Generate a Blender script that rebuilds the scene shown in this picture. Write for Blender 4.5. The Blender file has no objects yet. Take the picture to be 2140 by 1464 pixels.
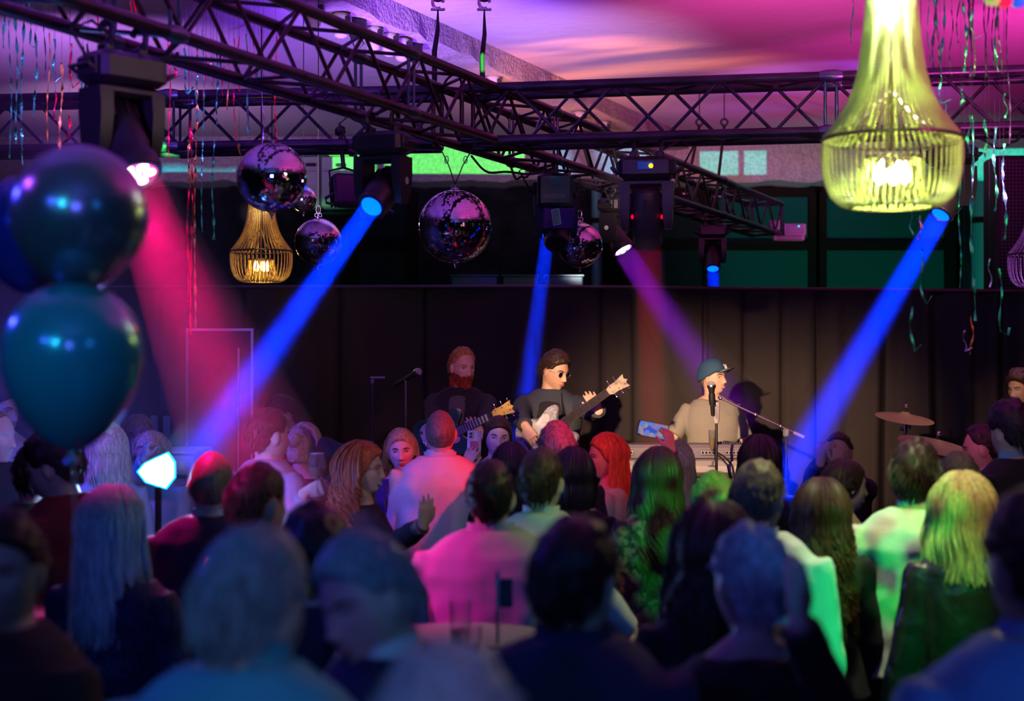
import bpy, math, random
from mathutils import Vector, Matrix, Euler, noise
R = math.radians
V = Vector
PI = math.pi
SC = bpy.context.scene
COL = SC.collection
# ------------------------------------------------------------------ camera (photo frame 2140x1464)
F = 3300.0
CX, HY = 1070.0, 748.0
CAMZ = 2.0
cam_d = bpy.data.cameras.new('camera')
cam = bpy.data.objects.new('camera', cam_d)
COL.objects.link(cam)
cam_d.sensor_width = 36.0
cam_d.lens = 36.0 * F / 2140.0
cam.location = (0, 0, CAMZ)
cam.rotation_euler = (R(90) + math.atan(16.0 / F), 0, 0)
cam_d.clip_start = 0.05
cam_d.clip_end = 100
cam_d.dof.use_dof = True
cam_d.dof.focus_distance = 9.6
cam_d.dof.aperture_fstop = 2.1
SC.camera = cam


def at(px, py, d):
    """the point d metres into the room that the photo shows at px, py"""
    return V(((px - CX) * d / F, d, CAMZ + (HY - py) * d / F))


# ------------------------------------------------------------------ world, exposure
w = bpy.data.worlds.new('world')
SC.world = w
w.use_nodes = True
w.node_tree.nodes['Background'].inputs[0].default_value = (0.10, 0.12, 0.42, 1)
w.node_tree.nodes['Background'].inputs[1].default_value = 0.010
SC.view_settings.view_transform = 'Standard'
SC.view_settings.look = 'None'
SC.view_settings.gamma = 1
SC.view_settings.use_curve_mapping = False
SC.view_settings.exposure = 0.0
SC.cycles.use_denoising = True
SC.cycles.max_bounces = 6
SC.cycles.diffuse_bounces = 0
SC.cycles.glossy_bounces = 3
SC.cycles.transparent_max_bounces = 12
SC.cycles.transmission_bounces = 4
SC.cycles.volume_bounces = 0
SC.cycles.sample_clamp_indirect = 3.0
SC.cycles.caustics_reflective = False
SC.cycles.caustics_refractive = False


def aim(loc, tgt):
    return (V(tgt) - V(loc)).to_track_quat('-Z', 'Y').to_euler()


def spot(name, loc, tgt, col, power, ang, blend=0.5, radius=0.05, gobo=None):
    """a stage spotlight; gobo = list of (x0, y0, x1, y1) openings in the tangent plane of the beam"""
    l = bpy.data.lights.new(name, 'SPOT')
    l.energy = power
    l.color = col
    l.spot_size = R(ang)
    l.spot_blend = blend
    l.shadow_soft_size = radius
    o = bpy.data.objects.new(name, l)
    o.location = loc
    o.rotation_euler = aim(loc, tgt)
    COL.objects.link(o)
    if gobo:
        l.use_nodes = True
        nt = l.node_tree
        em = nt.nodes['Emission']
        tc = nt.nodes.new('ShaderNodeTexCoord')
        sx = nt.nodes.new('ShaderNodeSeparateXYZ')
        nt.links.new(tc.outputs['Normal'], sx.inputs[0])

        def m(op, a, b=None):
            n = nt.nodes.new('ShaderNodeMath')
            n.operation = op
            for i, v in enumerate((a, b)):
                if v is None:
                    continue
                if isinstance(v, (int, float)):
                    n.inputs[i].default_value = v
                else:
                    nt.links.new(v, n.inputs[i])
            return n.outputs[0]
        az = m('ABSOLUTE', sx.outputs[2])
        u = m('DIVIDE', sx.outputs[0], az)
        v = m('DIVIDE', sx.outputs[1], az)
        tot = None
        if gobo == 'breakup':
            nz = nt.nodes.new('ShaderNodeTexNoise')
            nz.inputs['Scale'].default_value = 70
            nz.inputs['Detail'].default_value = 1.0
            nt.links.new(tc.outputs['Normal'], nz.inputs['Vector'])
            tot = m('MULTIPLY', m('GREATER_THAN', nz.outputs[0], 0.47), 1.0)
        elif gobo == 'shutter':
            lo = m('MINIMUM', m('MAXIMUM', m('MULTIPLY', m('ADD', v, .070), 30.0), 0.0), 1.0)
            hi = m('MINIMUM', m('MAXIMUM', m('MULTIPLY', m('SUBTRACT', .115, v), 14.0), 0.0), 1.0)
            tot = m('MULTIPLY', lo, hi)
        elif gobo == 'streak':
            mp = nt.nodes.new('ShaderNodeMapping')
            mp.inputs['Rotation'].default_value = (0, 0, .35)
            mp.inputs['Scale'].default_value = (2.0, 11, 1)
            nt.links.new(tc.outputs['Normal'], mp.inputs[0])
            nz = nt.nodes.new('ShaderNodeTexNoise')
            nz.inputs['Scale'].default_value = 1.0
            nz.inputs['Detail'].default_value = 1.0
            nt.links.new(mp.outputs[0], nz.inputs['Vector'])
            a = m('SUBTRACT', nz.outputs[0], 0.36)
            tot = m('MAXIMUM', m('MULTIPLY', a, 5.0), 0.0)
        else:
            for (x0, y0, x1, y1) in gobo:
                a = m('MULTIPLY', m('GREATER_THAN', u, x0), m('LESS_THAN', u, x1))
                b = m('MULTIPLY', m('GREATER_THAN', v, y0), m('LESS_THAN', v, y1))
                c = m('MULTIPLY', a, b)
                tot = c if tot is None else m('MAXIMUM', tot, c)
        nt.links.new(tot, em.inputs['Strength'])
    return o


# ------------------------------------------------------------------ the room's light: washes on the ceiling
MAG, VIO, LAV, ORG = (1, 0.03, 0.50), (0.26, 0.05, 1.0), (0.62, 0.22, 0.85), (1, 0.20, 0.05)
spot('ceiling_wash', (4.3, 10.2, 2.8), (4.0, 12.2, 4.5), MAG, 330, 84, 1.0, .1)
spot('ceiling_wash', (1.9, 9.6, 2.8), (1.9, 11.6, 4.5), (1, .05, .45), 230, 84, 1.0, .1)
spot('ceiling_wash', (-.7, 10.0, 2.8), (-.7, 11.9, 4.5), VIO, 560, 84, 1.0, .1)
spot('ceiling_wash', (-3.4, 11.2, 2.8), (-3.2, 13.0, 4.5), (.55, .18, .95), 260, 84, 1.0, .1)
spot('ceiling_wash', (-3.6, 14.0, 2.7), (-3.6, 15.6, 4.5), (.75, .35, .8), 130, 86, 1.0, .1)
spot('ceiling_wash', (3.2, 13.8, 2.7), (3.2, 15.6, 4.5), (.9, .12, .55), 80, 86, 1.0, .1)
spot('ceiling_wash', (.6, 13.8, 2.7), (.6, 15.6, 4.5), (1, .32, .32), 75, 86, 1.0, .1)
spot('ceiling_streak', (-.4, 11.2, 2.7), (1.0, 14.0, 4.5), (1, .26, .08), 430, 58, .9, .04, 'streak')
spot('ceiling_streak', (2.6, 12.0, 2.8), (2.8, 14.8, 4.5), (.30, .08, 1.0), 260, 56, 1.0, .1, 'streak')
spot('ceiling_wash', (-1.8, 7.2, 2.7), (-1.8, 7.5, 4.5), (.35, .06, 1), 420, 140, 1.0, .1)
spot('ceiling_wash', (2.2, 7.0, 2.7), (2.2, 7.3, 4.5), (.9, .05, .6), 420, 140, 1.0, .1)
# dimmer washes on the ceiling over the guests (they show in the mirror balls and balloons)
spot('ceiling_wash', (2.6, 3.6, 2.9), (1.5, 5.5, 4.5), (.9, .04, .5), 260, 130, 1.0, .2)
spot('ceiling_wash', (-2.4, 3.2, 2.9), (-1.5, 5.5, 4.5), (.25, .08, 1), 300, 130, 1.0, .2)
spot('ceiling_wash', (0, -1.5, 2.9), (0, 0.5, 4.5), (.12, .14, 1), 220, 140, 1.0, .2)
WARM = (1, .60, .34)
spot('stage_front_light', (-.95, 3.0, 2.9), (1.30, 11.0, 1.60), WARM, 5200, 20, 1.0, .04, 'shutter')
spot('stage_side_light', (.3, 4.5, 3.2), (-.34, 9.8, 1.9), (1, .42, .34), 190, 9, .8, .05)
# green and cyan patches thrown on the lintel and the cabinets
spot('gobo_light', (.4, 5.0, 3.4), (-.95, 17.8, 4.24), (.12, 1, .12), 11000, 20, .2, .01, [(-.085, -.0125, .085, .0125)])
spot('gobo_light', (-2.0, 8.0, 3.1), (-1.95, 17.4, 3.95), (.14, 1, .22), 2200, 14, .2, .02, [(-.034, -.034, .034, .03)])
spot('gobo_light', (1.75, 9.6, 2.9), (2.45, 17.8, 4.2), (.04, .8, .7), 3000, 20, .2, .01, [(-.04, -.016, .012, .016), (.02, -.016, .05, .016)])
spot('gobo_light', (4.6, 8.0, 3.0), (5.4, 17.8, 4.18), (.03, .9, .65), 5000, 20, .2, .01, [(-.06, -.018, .06, .018)])
spot('gobo_light', (-1.0, 8.0, 3.0), (1.0, 17.8, 4.2), (.15, .55, .9), 5000, 20, .2, .01, [(-.05, -.016, .05, .016)])
spot('gobo_light', (-4.0, 8.0, 3.0), (-3.6, 17.8, 4.2), (.01, .7, .9), 4500, 20, .2, .01, [(-.05, -.010, .05, .010)])
# teal wash behind the curtain
spot('back_wash', (2.6, 13.4, .6), (4.2, 18.3, 3.2), (.02, .85, .62), 260, 60, 1.0, .1)
spot('back_wash', (-1.5, 13.4, .6), (-1.8, 18.3, 3.2), (.03, .6, .62), 40, 80, 1.0, .1)
# washes over the guests
spot('green_light', (-.5, .5, 4.3), (1.44, 5.6, 1.3), (.02, 1, .12), 1100, 6, .6, .02, 'breakup')
spot('green_light', (.2, .2, 4.3), (.72, 6.35, 1.25), (.01, 1, .10), 2600, 6, .8, .02, 'breakup')
spot('green_light', (3.0, -.6, 3.9), (1.16, 4.95, 1.2), (.02, 1, .14), 1300, 7, .6, .04)
spot('amber_light', (2.6, 1.2, 4.1), (1.45, 5.1, 1.5), (1, .70, .02), 330, 10, .8, .04)
spot('green_light', (.8, 0, 3.9), (.10, 5.6, 1.4), (.10, 1, .22), 170, 6, .6, .04)
spot('magenta_light', (-3.8, 3.3, 4.2), (-.2, 5.1, 1.1), (1, .01, .42), 1100, 12, .8, .04)
spot('warm_side_light', (-3.0, 1.6, 3.4), (-.5, 7.6, 1.3), (1, .55, .5), 190, 10, .9, .04)
spot('red_light', (2.4, 5.6, 3.6), (-.22, 7.7, 1.45), (1, .0, .03), 700, 15, .9, .04)
spot('red_light', (.2, 4.0, 4.1), (.48, 7.6, 1.5), (1, .01, .02), 420, 7, .8, .04)
spot('mauve_light', (-4.4, 4.4, 3.3), (-1.75, 7.8, 1.5), (.75, .06, .9), 120, 28, 1.0, .05)
spot('mauve_light', (-3.6, 4.0, 3.3), (-1.0, 7.2, 1.5), (.8, .10, .6), 90, 16, 1.0, .05)
spot('blue_light', (-5.0, 6.4, 3.2), (-2.0, 7.9, 1.3), (.02, .05, 1), 900, 40, 1.0, .05)
spot('blue_rim_light', (-3.6, 4.6, 3.2), (-.5, 3.0, 1.5), (.05, .05, 1), 150, 34, 1.0, .1)
spot('blue_light', (-3.4, -1.2, 3.6), (-.8, 2.9, 1.45), (.05, .12, 1), 120, 46, 1.0, .1)
spot('teal_light', (-1.4, -2.4, 3.6), (-.35, 2.5, 1.2), (.03, .55, .75), 110, 14, 1.0, .1)
spot('blue_light', (3.6, -1.6, 3.6), (1.2, 2.8, 1.4), (.03, .24, .9), 190, 44, 1.0, .1)
spot('violet_light', (-3.0, 3.4, 3.6), (1.4, 3.2, 1.5), (.32, .06, 1), 260, 18, 1.0, .08)
spot('stage_side_light', (1.5, 5.0, 3.9), (3.4, 11.3, 1.5), WARM, 900, 13, .9, .05)
spot('balloon_light', (-1.9, -1.4, 3.3), (-.92, 3.3, 2.08), (.03, .55, .9), 190, 9, .9, .12)
spot('soft_green_light', (1.8, 4.6, 3.2), (-.60, 6.9, 1.56), (.6, 1, .32), 70, 7, .9, .04)
spot('rose_light', (.8, 5.6, 3.0), (2.2, 7.6, 1.62), (1, .06, .25), 70, 7, .9, .04)
spot('ceiling_wash', (-1.5, 9.0, 2.8), (-.4, 12.4, 4.3), (.85, .55, .8), 420, 50, 1.0, .1)
spot('ceiling_wash', (1.3, 9.2, 2.8), (.2, 13.4, 4.4), (.95, .6, .65), 260, 44, 1.0, .1)
spot('lilac_light', (.8, -1.8, 3.6), (-.07, 1.65, 1.65), (.42, .42, .95), 60, 12, .9, .1)
spot('teal_light', (3.6, 5.0, 1.9), (2.0, 8.4, 3.35), (.02, .8, .6), 60, 36, .9, .1)
spot('red_light', (1.7, 5.4, 3.3), (.75, 7.55, 1.63), (1, .01, .03), 110, 7, .9, .03)
spot('rose_light', (-.45, 4.2, 3.2), (-.57, 8.25, 1.52), (1, .52, .55), 60, 5, .9, .03)
spot('rose_light', (.5, 4.6, 3.1), (-.08, 8.8, 1.6), (1, .5, .5), 60, 5, .9, .03)
spot('amber_dim', (1.8, 8.2, 3.6), (.3, 4.0, 1.4), (1, .3, .12), 14, 60, 1.0, .1)
# ------------------------------------------------------------------ materials
_M = {}


def mat(name, col=(0.5, 0.5, 0.5), rough=0.5, metal=0.0, emit=None, es=0.0, trans=0.0, spec=0.5, noise_s=None, noise_amt=0.25,
        bump=0.0, bump_s=40.0, alpha=1.0, sheen=0.0, coat=0.0, ior=1.45, col2=None):
    if name in _M:
        return _M[name]
    m = bpy.data.materials.new(name)
    m.use_nodes = True
    nt = m.node_tree
    b = nt.nodes['Principled BSDF']
    b.inputs['Base Color'].default_value = (*col, 1)
    b.inputs['Roughness'].default_value = rough
    b.inputs['Metallic'].default_value = metal
    b.inputs['Specular IOR Level'].default_value = spec
    b.inputs['IOR'].default_value = ior
    b.inputs['Transmission Weight'].default_value = trans
    b.inputs['Alpha'].default_value = alpha
    b.inputs['Sheen Weight'].default_value = sheen
    b.inputs['Coat Weight'].default_value = coat
    if emit:
        b.inputs['Emission Color'].default_value = (*emit, 1)
        b.inputs['Emission Strength'].default_value = es
    tc = nt.nodes.new('ShaderNodeTexCoord')
    if noise_s or col2:
        n = nt.nodes.new('ShaderNodeTexNoise')
        n.inputs['Scale'].default_value = noise_s or 10
        n.inputs['Detail'].default_value = 4
        nt.links.new(tc.outputs['Object'], n.inputs['Vector'])
        r = nt.nodes.new('ShaderNodeValToRGB')
        c2 = col2 or tuple(min(1, c * (1 + noise_amt)) for c in col)
        c1 = col if col2 else tuple(c * (1 - noise_amt) for c in col)
        r.color_ramp.elements[0].position = 0.42
        r.color_ramp.elements[1].position = 0.58
        r.color_ramp.elements[0].color = (*c1, 1)
        r.color_ramp.elements[1].color = (*c2, 1)
        nt.links.new(n.outputs[0], r.inputs[0])
        nt.links.new(r.outputs[0], b.inputs['Base Color'])
    if bump:
        n = nt.nodes.new('ShaderNodeTexNoise')
        n.inputs['Scale'].default_value = bump_s
        n.inputs['Detail'].default_value = 5
        nt.links.new(tc.outputs['Object'], n.inputs['Vector'])
        bp = nt.nodes.new('ShaderNodeBump')
        bp.inputs['Strength'].default_value = bump
        bp.inputs['Distance'].default_value = 0.02
        nt.links.new(n.outputs[0], bp.inputs['Height'])
        nt.links.new(bp.outputs[0], b.inputs['Normal'])
    _M[name] = m
    return m


BLACK = mat('black_paint', (0.012, 0.012, 0.014), 0.45)
TRUSSM = mat('black_truss_metal', (0.035, 0.03, 0.04), 0.33, 0.6, noise_s=6)
PLAST = mat('black_plastic', (0.02, 0.02, 0.022), 0.4, bump=0.1, bump_s=200)
CHROME = mat('chrome', (0.85, 0.85, 0.85), 0.12, 1.0)
STEEL = mat('steel', (0.6, 0.6, 0.6), 0.3, 1.0)
RUBBER = mat('rubber', (0.015, 0.015, 0.015), 0.8)
WHITE = mat('white_plastic', (0.75, 0.75, 0.73), 0.4)
GLASS = mat('clear_glass', (1, 1, 1), 0.02, trans=1.0, ior=1.45)
STICKER = mat('sticker', (0.8, 0.8, 0.78), 0.6)


# ------------------------------------------------------------------ mesh collector
class G:
    def __init__(s):
        s.v, s.f, s.m, s.mi = [], [], [], 0

    def add(s, vs, fs):
        o = len(s.v)
        s.v += [tuple(p) for p in vs]
        s.f += [tuple(i + o for i in f) for f in fs]
        s.m += [s.mi] * len(fs)
        return s

    def box(s, c, d, rot=None, bev=0.0):
        x, y, z = d[0] / 2, d[1] / 2, d[2] / 2
        M = Matrix.Translation(c)
        if rot is not None:
            M = M @ (rot.to_4x4() if hasattr(rot, 'to_4x4') else rot)
        if not bev:
            vs = [(a * x, b * y, e * z) for e in (-1, 1) for b in (-1, 1) for a in (-1, 1)]
            s.add([M @ V(p) for p in vs], [(0, 2, 3, 1), (4, 5, 7, 6), (0, 1, 5, 4), (2, 6, 7, 3), (0, 4, 6, 2), (1, 3, 7, 5)])
        else:
            b = min(bev, x * .9, y * .9, z * .9)
            rings = []
            for zz, k in ((-z, b), (-z + b, 0), (z - b, 0), (z, b)):
                X, Y = x - k, y - k
                rings.append([M @ V(p) for p in ((-X + b, -Y, zz), (X - b, -Y, zz), (X, -Y + b, zz), (X, Y - b, zz), (X - b, Y, zz), (-X + b, Y, zz), (-X, Y - b, zz), (-X, -Y + b, zz))])
            s.loft(rings)
        return s

    def loft(s, rings, caps=True, closed=False):
        n = len(rings[0])
        vs = [p for r in rings for p in r]
        fs = []
        m = len(rings)
        for i in range(m if closed else m - 1):
            a, b = i * n, ((i + 1) % m) * n
            for j in range(n):
                k = (j + 1) % n
                fs.append((a + j, a + k, b + k, b + j))
        if caps and not closed:
            fs.append(tuple(range(n - 1, -1, -1)))
            fs.append(tuple((m - 1) * n + j for j in range(n)))
        return s.add(vs, fs)

    def tube(s, pts, r, n=8, flat=1.0, up=None, caps=True, closed=False):
        pts = [V(p) for p in pts]
        m = len(pts)
        rs = r if isinstance(r, (list, tuple)) else [r] * m
        rings = []
        u = None
        for i, p in enumerate(pts):
            if closed:
                t = pts[(i + 1) % m] - pts[i - 1]
            else:
                t = pts[min(i + 1, m - 1)] - pts[max(i - 1, 0)]
            if t.length < 1e-9:
                t = V((0, 0, 1))
            t.normalize()
            if u is None:
                u = V(up) if up is not None else (V((0, 0, 1)) if abs(t.z) < .9 else V((1, 0, 0)))
            u = u - t * u.dot(t)
            if u.length < 1e-6:
                u = t.orthogonal()
            u.normalize()
            w_ = t.cross(u)
            rings.append([p + (u * math.cos(a) * flat + w_ * math.sin(a)) * rs[i] for a in (2 * PI * j / n for j in range(n))])
        return s.loft(rings, caps, closed)

    def cyl(s, a, b, r, n=12, r2=None):
        return s.tube([a, b], [r, r if r2 is None else r2], n)

    def lathe(s, prof, n=24, M=None, caps=True):
        """prof = [(radius, z)] around the Z axis of M"""
        M = M or Matrix()
        return s.loft([[M @ V((r * math.cos(2 * PI * j / n), r * math.sin(2 * PI * j / n), z)) for j in range(n)] for r, z in prof], caps)

    def ball(s, c, r, n=12, m=8, M=None):
        c = V(c)
        r = (r, r, r) if isinstance(r, (int, float)) else r
        M = M or Matrix()
        rings = []
        for i in range(m + 1):
            t = PI * (i + .02 * (i == 0) - .02 * (i == m)) / m
            rings.append([c + (M @ V((r[0] * math.sin(t) * math.cos(2 * PI * j / n), r[1] * math.sin(t) * math.sin(2 * PI * j / n), -r[2] * math.cos(t)))) for j in range(n)])
        return s.loft(rings)

    def prism(s, poly, z0, z1, M=None):
        M = M or Matrix()
        return s.loft([[M @ V((x, y, z)) for x, y in poly] for z in (z0, z1)])

    def xf(s, M, start=0):
        s.v[start:] = [tuple(M @ V(p)) for p in s.v[start:]]
        return s

    def build(s, name, m, parent=None, smooth=True, loc=None):
        me = bpy.data.meshes.new(name)
        me.from_pydata(s.v, [], s.f)
        for mm in (m if isinstance(m, (list, tuple)) else [m]):
            me.materials.append(mm)
        if any(s.m):
            me.polygons.foreach_set('material_index', s.m)
        if smooth:
            me.polygons.foreach_set('use_smooth', [True] * len(me.polygons))
            me.update()
            try:
                me.set_sharp_from_angle(angle=R(42))
            except Exception:
                pass
        me.update()
        o = bpy.data.objects.new(name, me)
        COL.objects.link(o)
        if parent is not None:
            o.parent = parent
        if loc is not None:
            o.location = loc
        return o


def tag(o, label, cat, group=None, kind=None):
    if label:
        o['label'] = label
    if cat:
        o['category'] = cat
    if group:
        o['group'] = group
    if kind:
        o['kind'] = kind
    return o


def thing(name, label, cat, loc=(0, 0, 0), rot=(0, 0, 0), group=None):
    o = bpy.data.objects.new(name, None)
    o.empty_display_size = 0.1
    COL.objects.link(o)
    o.location = loc
    o.rotation_euler = rot
    return tag(o, label, cat, group)


def struct(o):
    o['kind'] = 'structure'
    return o


def frame(o, z, x=None):
    """matrix with origin o and local Z along z"""
    z = V(z).normalized()
    x = V(x) if x is not None else (V((0, 0, 1)) if abs(z.z) < .95 else V((1, 0, 0)))
    x = (x - z * x.dot(z)).normalized()
    y = z.cross(x)
    M = Matrix((x, y, z)).transposed().to_4x4()
    M.translation = V(o)
    return M


def copy_tree(o, parent=None):
    c = o.copy()
    COL.objects.link(c)
    if parent is not None:
        c.parent = parent
    for ch in list(o.children):
        copy_tree(ch, c)
    return c
# ------------------------------------------------------------------ the room
CEIL = mat('ceiling_fabric', (0.72, 0.70, 0.72), 0.9, bump=0.45, bump_s=9)
ROUGH = mat('rough_plaster', (0.62, 0.58, 0.55), 0.95, noise_s=30, noise_amt=.12, bump=1.0, bump_s=45)
DARKW = mat('dark_back_wall', (0.028, 0.03, 0.033), 0.9, spec=.1, noise_s=3, noise_amt=.3)
FLOORM = mat('dark_floor', (0.05, 0.045, 0.05), 0.4, noise_s=5)
X0, X1, Y0, Y1, ZC = -6.2, 6.2, -4.0, 18.4, 4.5


def wallbox(name, c, d, m):
    return struct(G().box(c, d).build(name, m, smooth=False))


wallbox('floor', ((X0 + X1) / 2, (Y0 + Y1) / 2, -.1), (X1 - X0 + .4, Y1 - Y0 + .4, .2), FLOORM)
wallbox('ceiling', ((X0 + X1) / 2, (Y0 + Y1) / 2, ZC + .1), (X1 - X0 + .4, Y1 - Y0 + .4, .2), CEIL)
wallbox('wall_left', (X0 - .1, (Y0 + Y1) / 2, ZC / 2), (.2, Y1 - Y0 + .4, ZC), DARKW)
wallbox('wall_right', (X1 + .1, (Y0 + Y1) / 2, ZC / 2), (.2, Y1 - Y0 + .4, ZC), DARKW)
wallbox('wall_front', (0, Y0 - .1, ZC / 2), (X1 - X0, .2, ZC), DARKW)
wallbox('wall_back', (0, Y1 + .1, ZC / 2), (X1 - X0, .2, ZC), DARKW)
# rough plastered lintel along the back wall, with a ragged lower edge
g = G()
random.seed(4)
n = 160
rings = []
for i in range(n + 1):
    x = X0 + (X1 - X0) * i / n
    zb = 3.99 + .012 * math.sin(x * 9) + random.uniform(-.012, .012) - (.05 if 2.2 < x < 2.5 else 0)
    yy = 17.75
    rings.append([V((x, yy + random.uniform(-.01, .01), zb)), V((x, Y1, zb)), V((x, Y1, ZC)), V((x, yy + .06, ZC))])
g.loft(rings)
o = struct(g.build('lintel', ROUGH, smooth=False))
# a deep plastered beam that runs obliquely under the ceiling
P_a, P_b = V((-2.34, 7.5, 0)), V((1.97, 17.75, 0))
dr = (P_b - P_a).normalized()
nr = V((dr.y, -dr.x, 0))
rings = []
for i in range(61):
    p = P_a.lerp(P_b, i / 60)
    e = random.uniform(-.015, .015)
    rings.append([p + nr * .02 + V((0, 0, ZC)), p + nr * (.0 + e) + V((0, 0, 4.34 + e)), p - nr * .42 + V((0, 0, 4.34 - e)), p - nr * .46 + V((0, 0, ZC))])
struct(G().loft(rings).build('ceiling_beam', ROUGH, smooth=False))
# dark timber frames of the far wall: posts, rails and teal panes behind the curtain
TEALP = mat('teal_pane', (0.01, 0.13, 0.11), 0.7, spec=.1)
TEAL_D = mat('grey_pane', (0.02, 0.035, 0.035), 0.7, spec=.1)
BROWN = mat('dark_timber', (0.022, 0.014, 0.011), 0.9, spec=.1)
NPANE = 0
for i, (xa, xb) in enumerate(((1490, 1700), (1715, 1985), (2075, 2190), (740, 860), (1275, 1480))):
    a, b = at(xa, 402, 18.3), at(xb, 640, 18.3)
    wf = G()
    mx, mz, W_, H_ = (a.x + b.x) / 2, (a.z + b.z) / 2, b.x - a.x, a.z - b.z
    for sx in (-1, 1):
        wf.box((mx + sx * W_ / 2, 18.3, mz), (.12, .12, H_))
    for fz in (-.5, .03, .5):
        wf.box((mx, 18.3, mz + fz * H_), (W_, .11, .1))
    o = struct(wf.build('window_%d' % (i + 1), BROWN))
    gp = G().box((mx, 18.34, mz), (W_, .02, H_))
    gp.build('pane', TEALP if i < 3 else TEAL_D, o, smooth=False)
# teal pillars standing at the back
TEALM = mat('teal_painted_steel', (0.10, 0.42, 0.40), 0.4)
for k, (px, wd, lab) in enumerate(((1247, .09, 'slim teal pipe behind the curtain near the small mirror ball'), (2056, .2, 'thick teal pipe behind the curtain beside the grey panes'))):
    a = at(px, 400, 17.6)
    g = G().cyl((a.x, 17.6, 0), (a.x, 17.6, 4.0), wd / 2 * 1.3, 20)
    t = tag(g.build('pipe', TEALM), lab, 'pipe')
    c = G()
    for zz in (1.5, 2.7, 3.5):
        c.cyl((a.x, 17.6, zz), (a.x, 17.6, zz + .06), wd / 2 * 1.5, 20)
    c.build('pipe_clip', BROWN, t)
# lit things over the curtain, as crates with the light put into their colour
for k, (xa, xb, c, lab) in enumerate(((945, 1040, (0.03, 0.24, 0.30), 'crate coloured as lit blue showing above the curtain top'),
                                      (1052, 1122, (0.04, 0.22, 0.06), 'crate coloured as lit green between two teal ones above the curtain'),
                                      (1140, 1216, (0.03, 0.26, 0.30), 'crate coloured as lit teal above the curtain by the slim pipe'))):
    a, b = at(xa, 579, 14.2), at(xb, 604, 14.2)
    t = thing('crate', lab, 'crate', ((a.x + b.x) / 2, 14.2, 2.2))
    W_ = b.x - a.x
    h = a.z - 2.2
    G().box((0, 0, h / 2), (W_, .4, h), bev=.01).build('crate_body', mat('crate_light_tint%d' % k, c, .5), t)
    G().box((0, 0, h + .006), (W_ + .02, .42, .012)).build('crate_lid', mat('crate_light_tint%d' % k), t)
s_ = tag(G().box((at(1080, 600, 14.2).x, 14.2, 2.175), (1.6, .5, .05)).box((at(930, 600, 14.2).x, 14.2, 1.08), (.05, .4, 2.15)).box((at(1230, 600, 14.2).x, 14.2, 1.08), (.05, .4, 2.15)).build('shelf', BLACK),
         'black shelf behind the curtain carrying the lit coloured crates', 'shelf')
# pale air duct cabinets against the far wall under the lintel
CAB = mat('pale_cabinet', (0.6, 0.66, 0.6), 0.45)
for k, (xa, xb, lab) in enumerate(((620, 668, 'pale wall cabinet half hidden by the biggest hanging mirror ball'), (669, 745, 'pale wall cabinet with a dark slot handle beside the beam light'))):
    a, b = at(xa, 325, 17.3), at(xb, 432, 17.3)
    t = thing('wall_cabinet', lab, 'cabinet', ((a.x + b.x) / 2, 17.5, b.z))
    W_, H_ = b.x - a.x, a.z - b.z
    G().box((0, 0, H_ / 2), (W_ - .01, .36, H_), bev=.01).build('cabinet_body', CAB, t)
    G().box((0, -.19, H_ * .36), (W_ - .03, .02, H_ * .68), bev=.005).build('cabinet_door', CAB, t)
    G().box((0, -.19, H_ * .86), (W_ - .03, .02, H_ * .24), bev=.005).build('flap', CAB, t)
    G().box((.03, -.21, H_ * .82), (.12, .02, .035), bev=.008).build('handle', BLACK, t)
# stage deck
DECK = mat('stage_deck', (0.03, 0.03, 0.032), 0.6, noise_s=20)
st = thing('stage', 'low black stage platform carrying the band', 'stage', (1.4, 10.9, 0))
G().box((0, 0, .26), (5.4, 3.0, .04)).build('deck', DECK, st)
G().box((0, -1.48, .12), (5.36, .02, .24)).box((0, 1.48, .12), (5.36, .02, .24)).box((-2.68, 0, .12), (.02, 2.9, .24)).box((2.68, 0, .12), (.02, 2.9, .24)).build('skirt', BLACK, st)
ST = .28
# the black curtain behind the band: pleated cloth, flatter behind the guitarists, deep folds at its far end
CURT = mat('black_curtain_cloth', (0.052, 0.045, 0.047), 1.0, spec=.05, bump=.12, bump_s=150)
def curtain_y(x):
    k = min(1, max(0, (x - 2.2) / .8))
    base = 12.75 - .06 * x
    seam = sum(math.exp(-((x - s) / .018) ** 2) for s in (-2.9, -2.2, -1.4, -.7, .2, .72, .98, 1.55, 1.86, 2.16, 2.45))
    sm = .012 * math.sin(x * 11) + .006 * math.sin(x * 23 + 1)
    big = .05 * math.sin(x * 21 + 1.3 * math.sin(x * 5)) + .03 * math.sin(x * 34)
    return base + sm * (1 - k) + big * k + .05 * seam
rings = []
xs = [-6.1 + i * .02 for i in range(611)]
for th in (0, .015):
    pass
g = G()
nz_ = 14
cols = []
for x in xs:
    k = min(1, max(0, (x - 2.2) / .8))
    col_ = []
    for j in range(nz_ + 1):
        t = j / nz_
        z = .02 + t * (2.565 + .006 * math.sin(x * 3) - .02 - .012 * max(0, x))
        xx = x + .03 * k * (1 - t) * math.sin(x * 8)
        col_.append((xx, curtain_y(x) + .02 * (1 - t) * math.sin(x * 13), z))
    cols.append(col_)
vs = [p for c in cols for p in c]
m_ = nz_ + 1
fs = [(i * m_ + j, (i + 1) * m_ + j, (i + 1) * m_ + j + 1, i * m_ + j + 1) for i in range(len(xs) - 1) for j in range(nz_)]
g.add(vs, fs)
cur = thing('curtain', 'long black stage curtain hanging behind the band', 'curtain', (0, 0, 0))
cc = g.build('cloth', CURT, cur)
sd = cc.modifiers.new('s', 'SOLIDIFY'); sd.thickness = .012
G().tube([(x, 12.78 - .06 * x, 2.575 - .012 * max(0, x)) for x in (-6.1, 0, 6.1)], .02, 8).build('top_rail', BLACK, cur)
rp = G()
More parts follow.
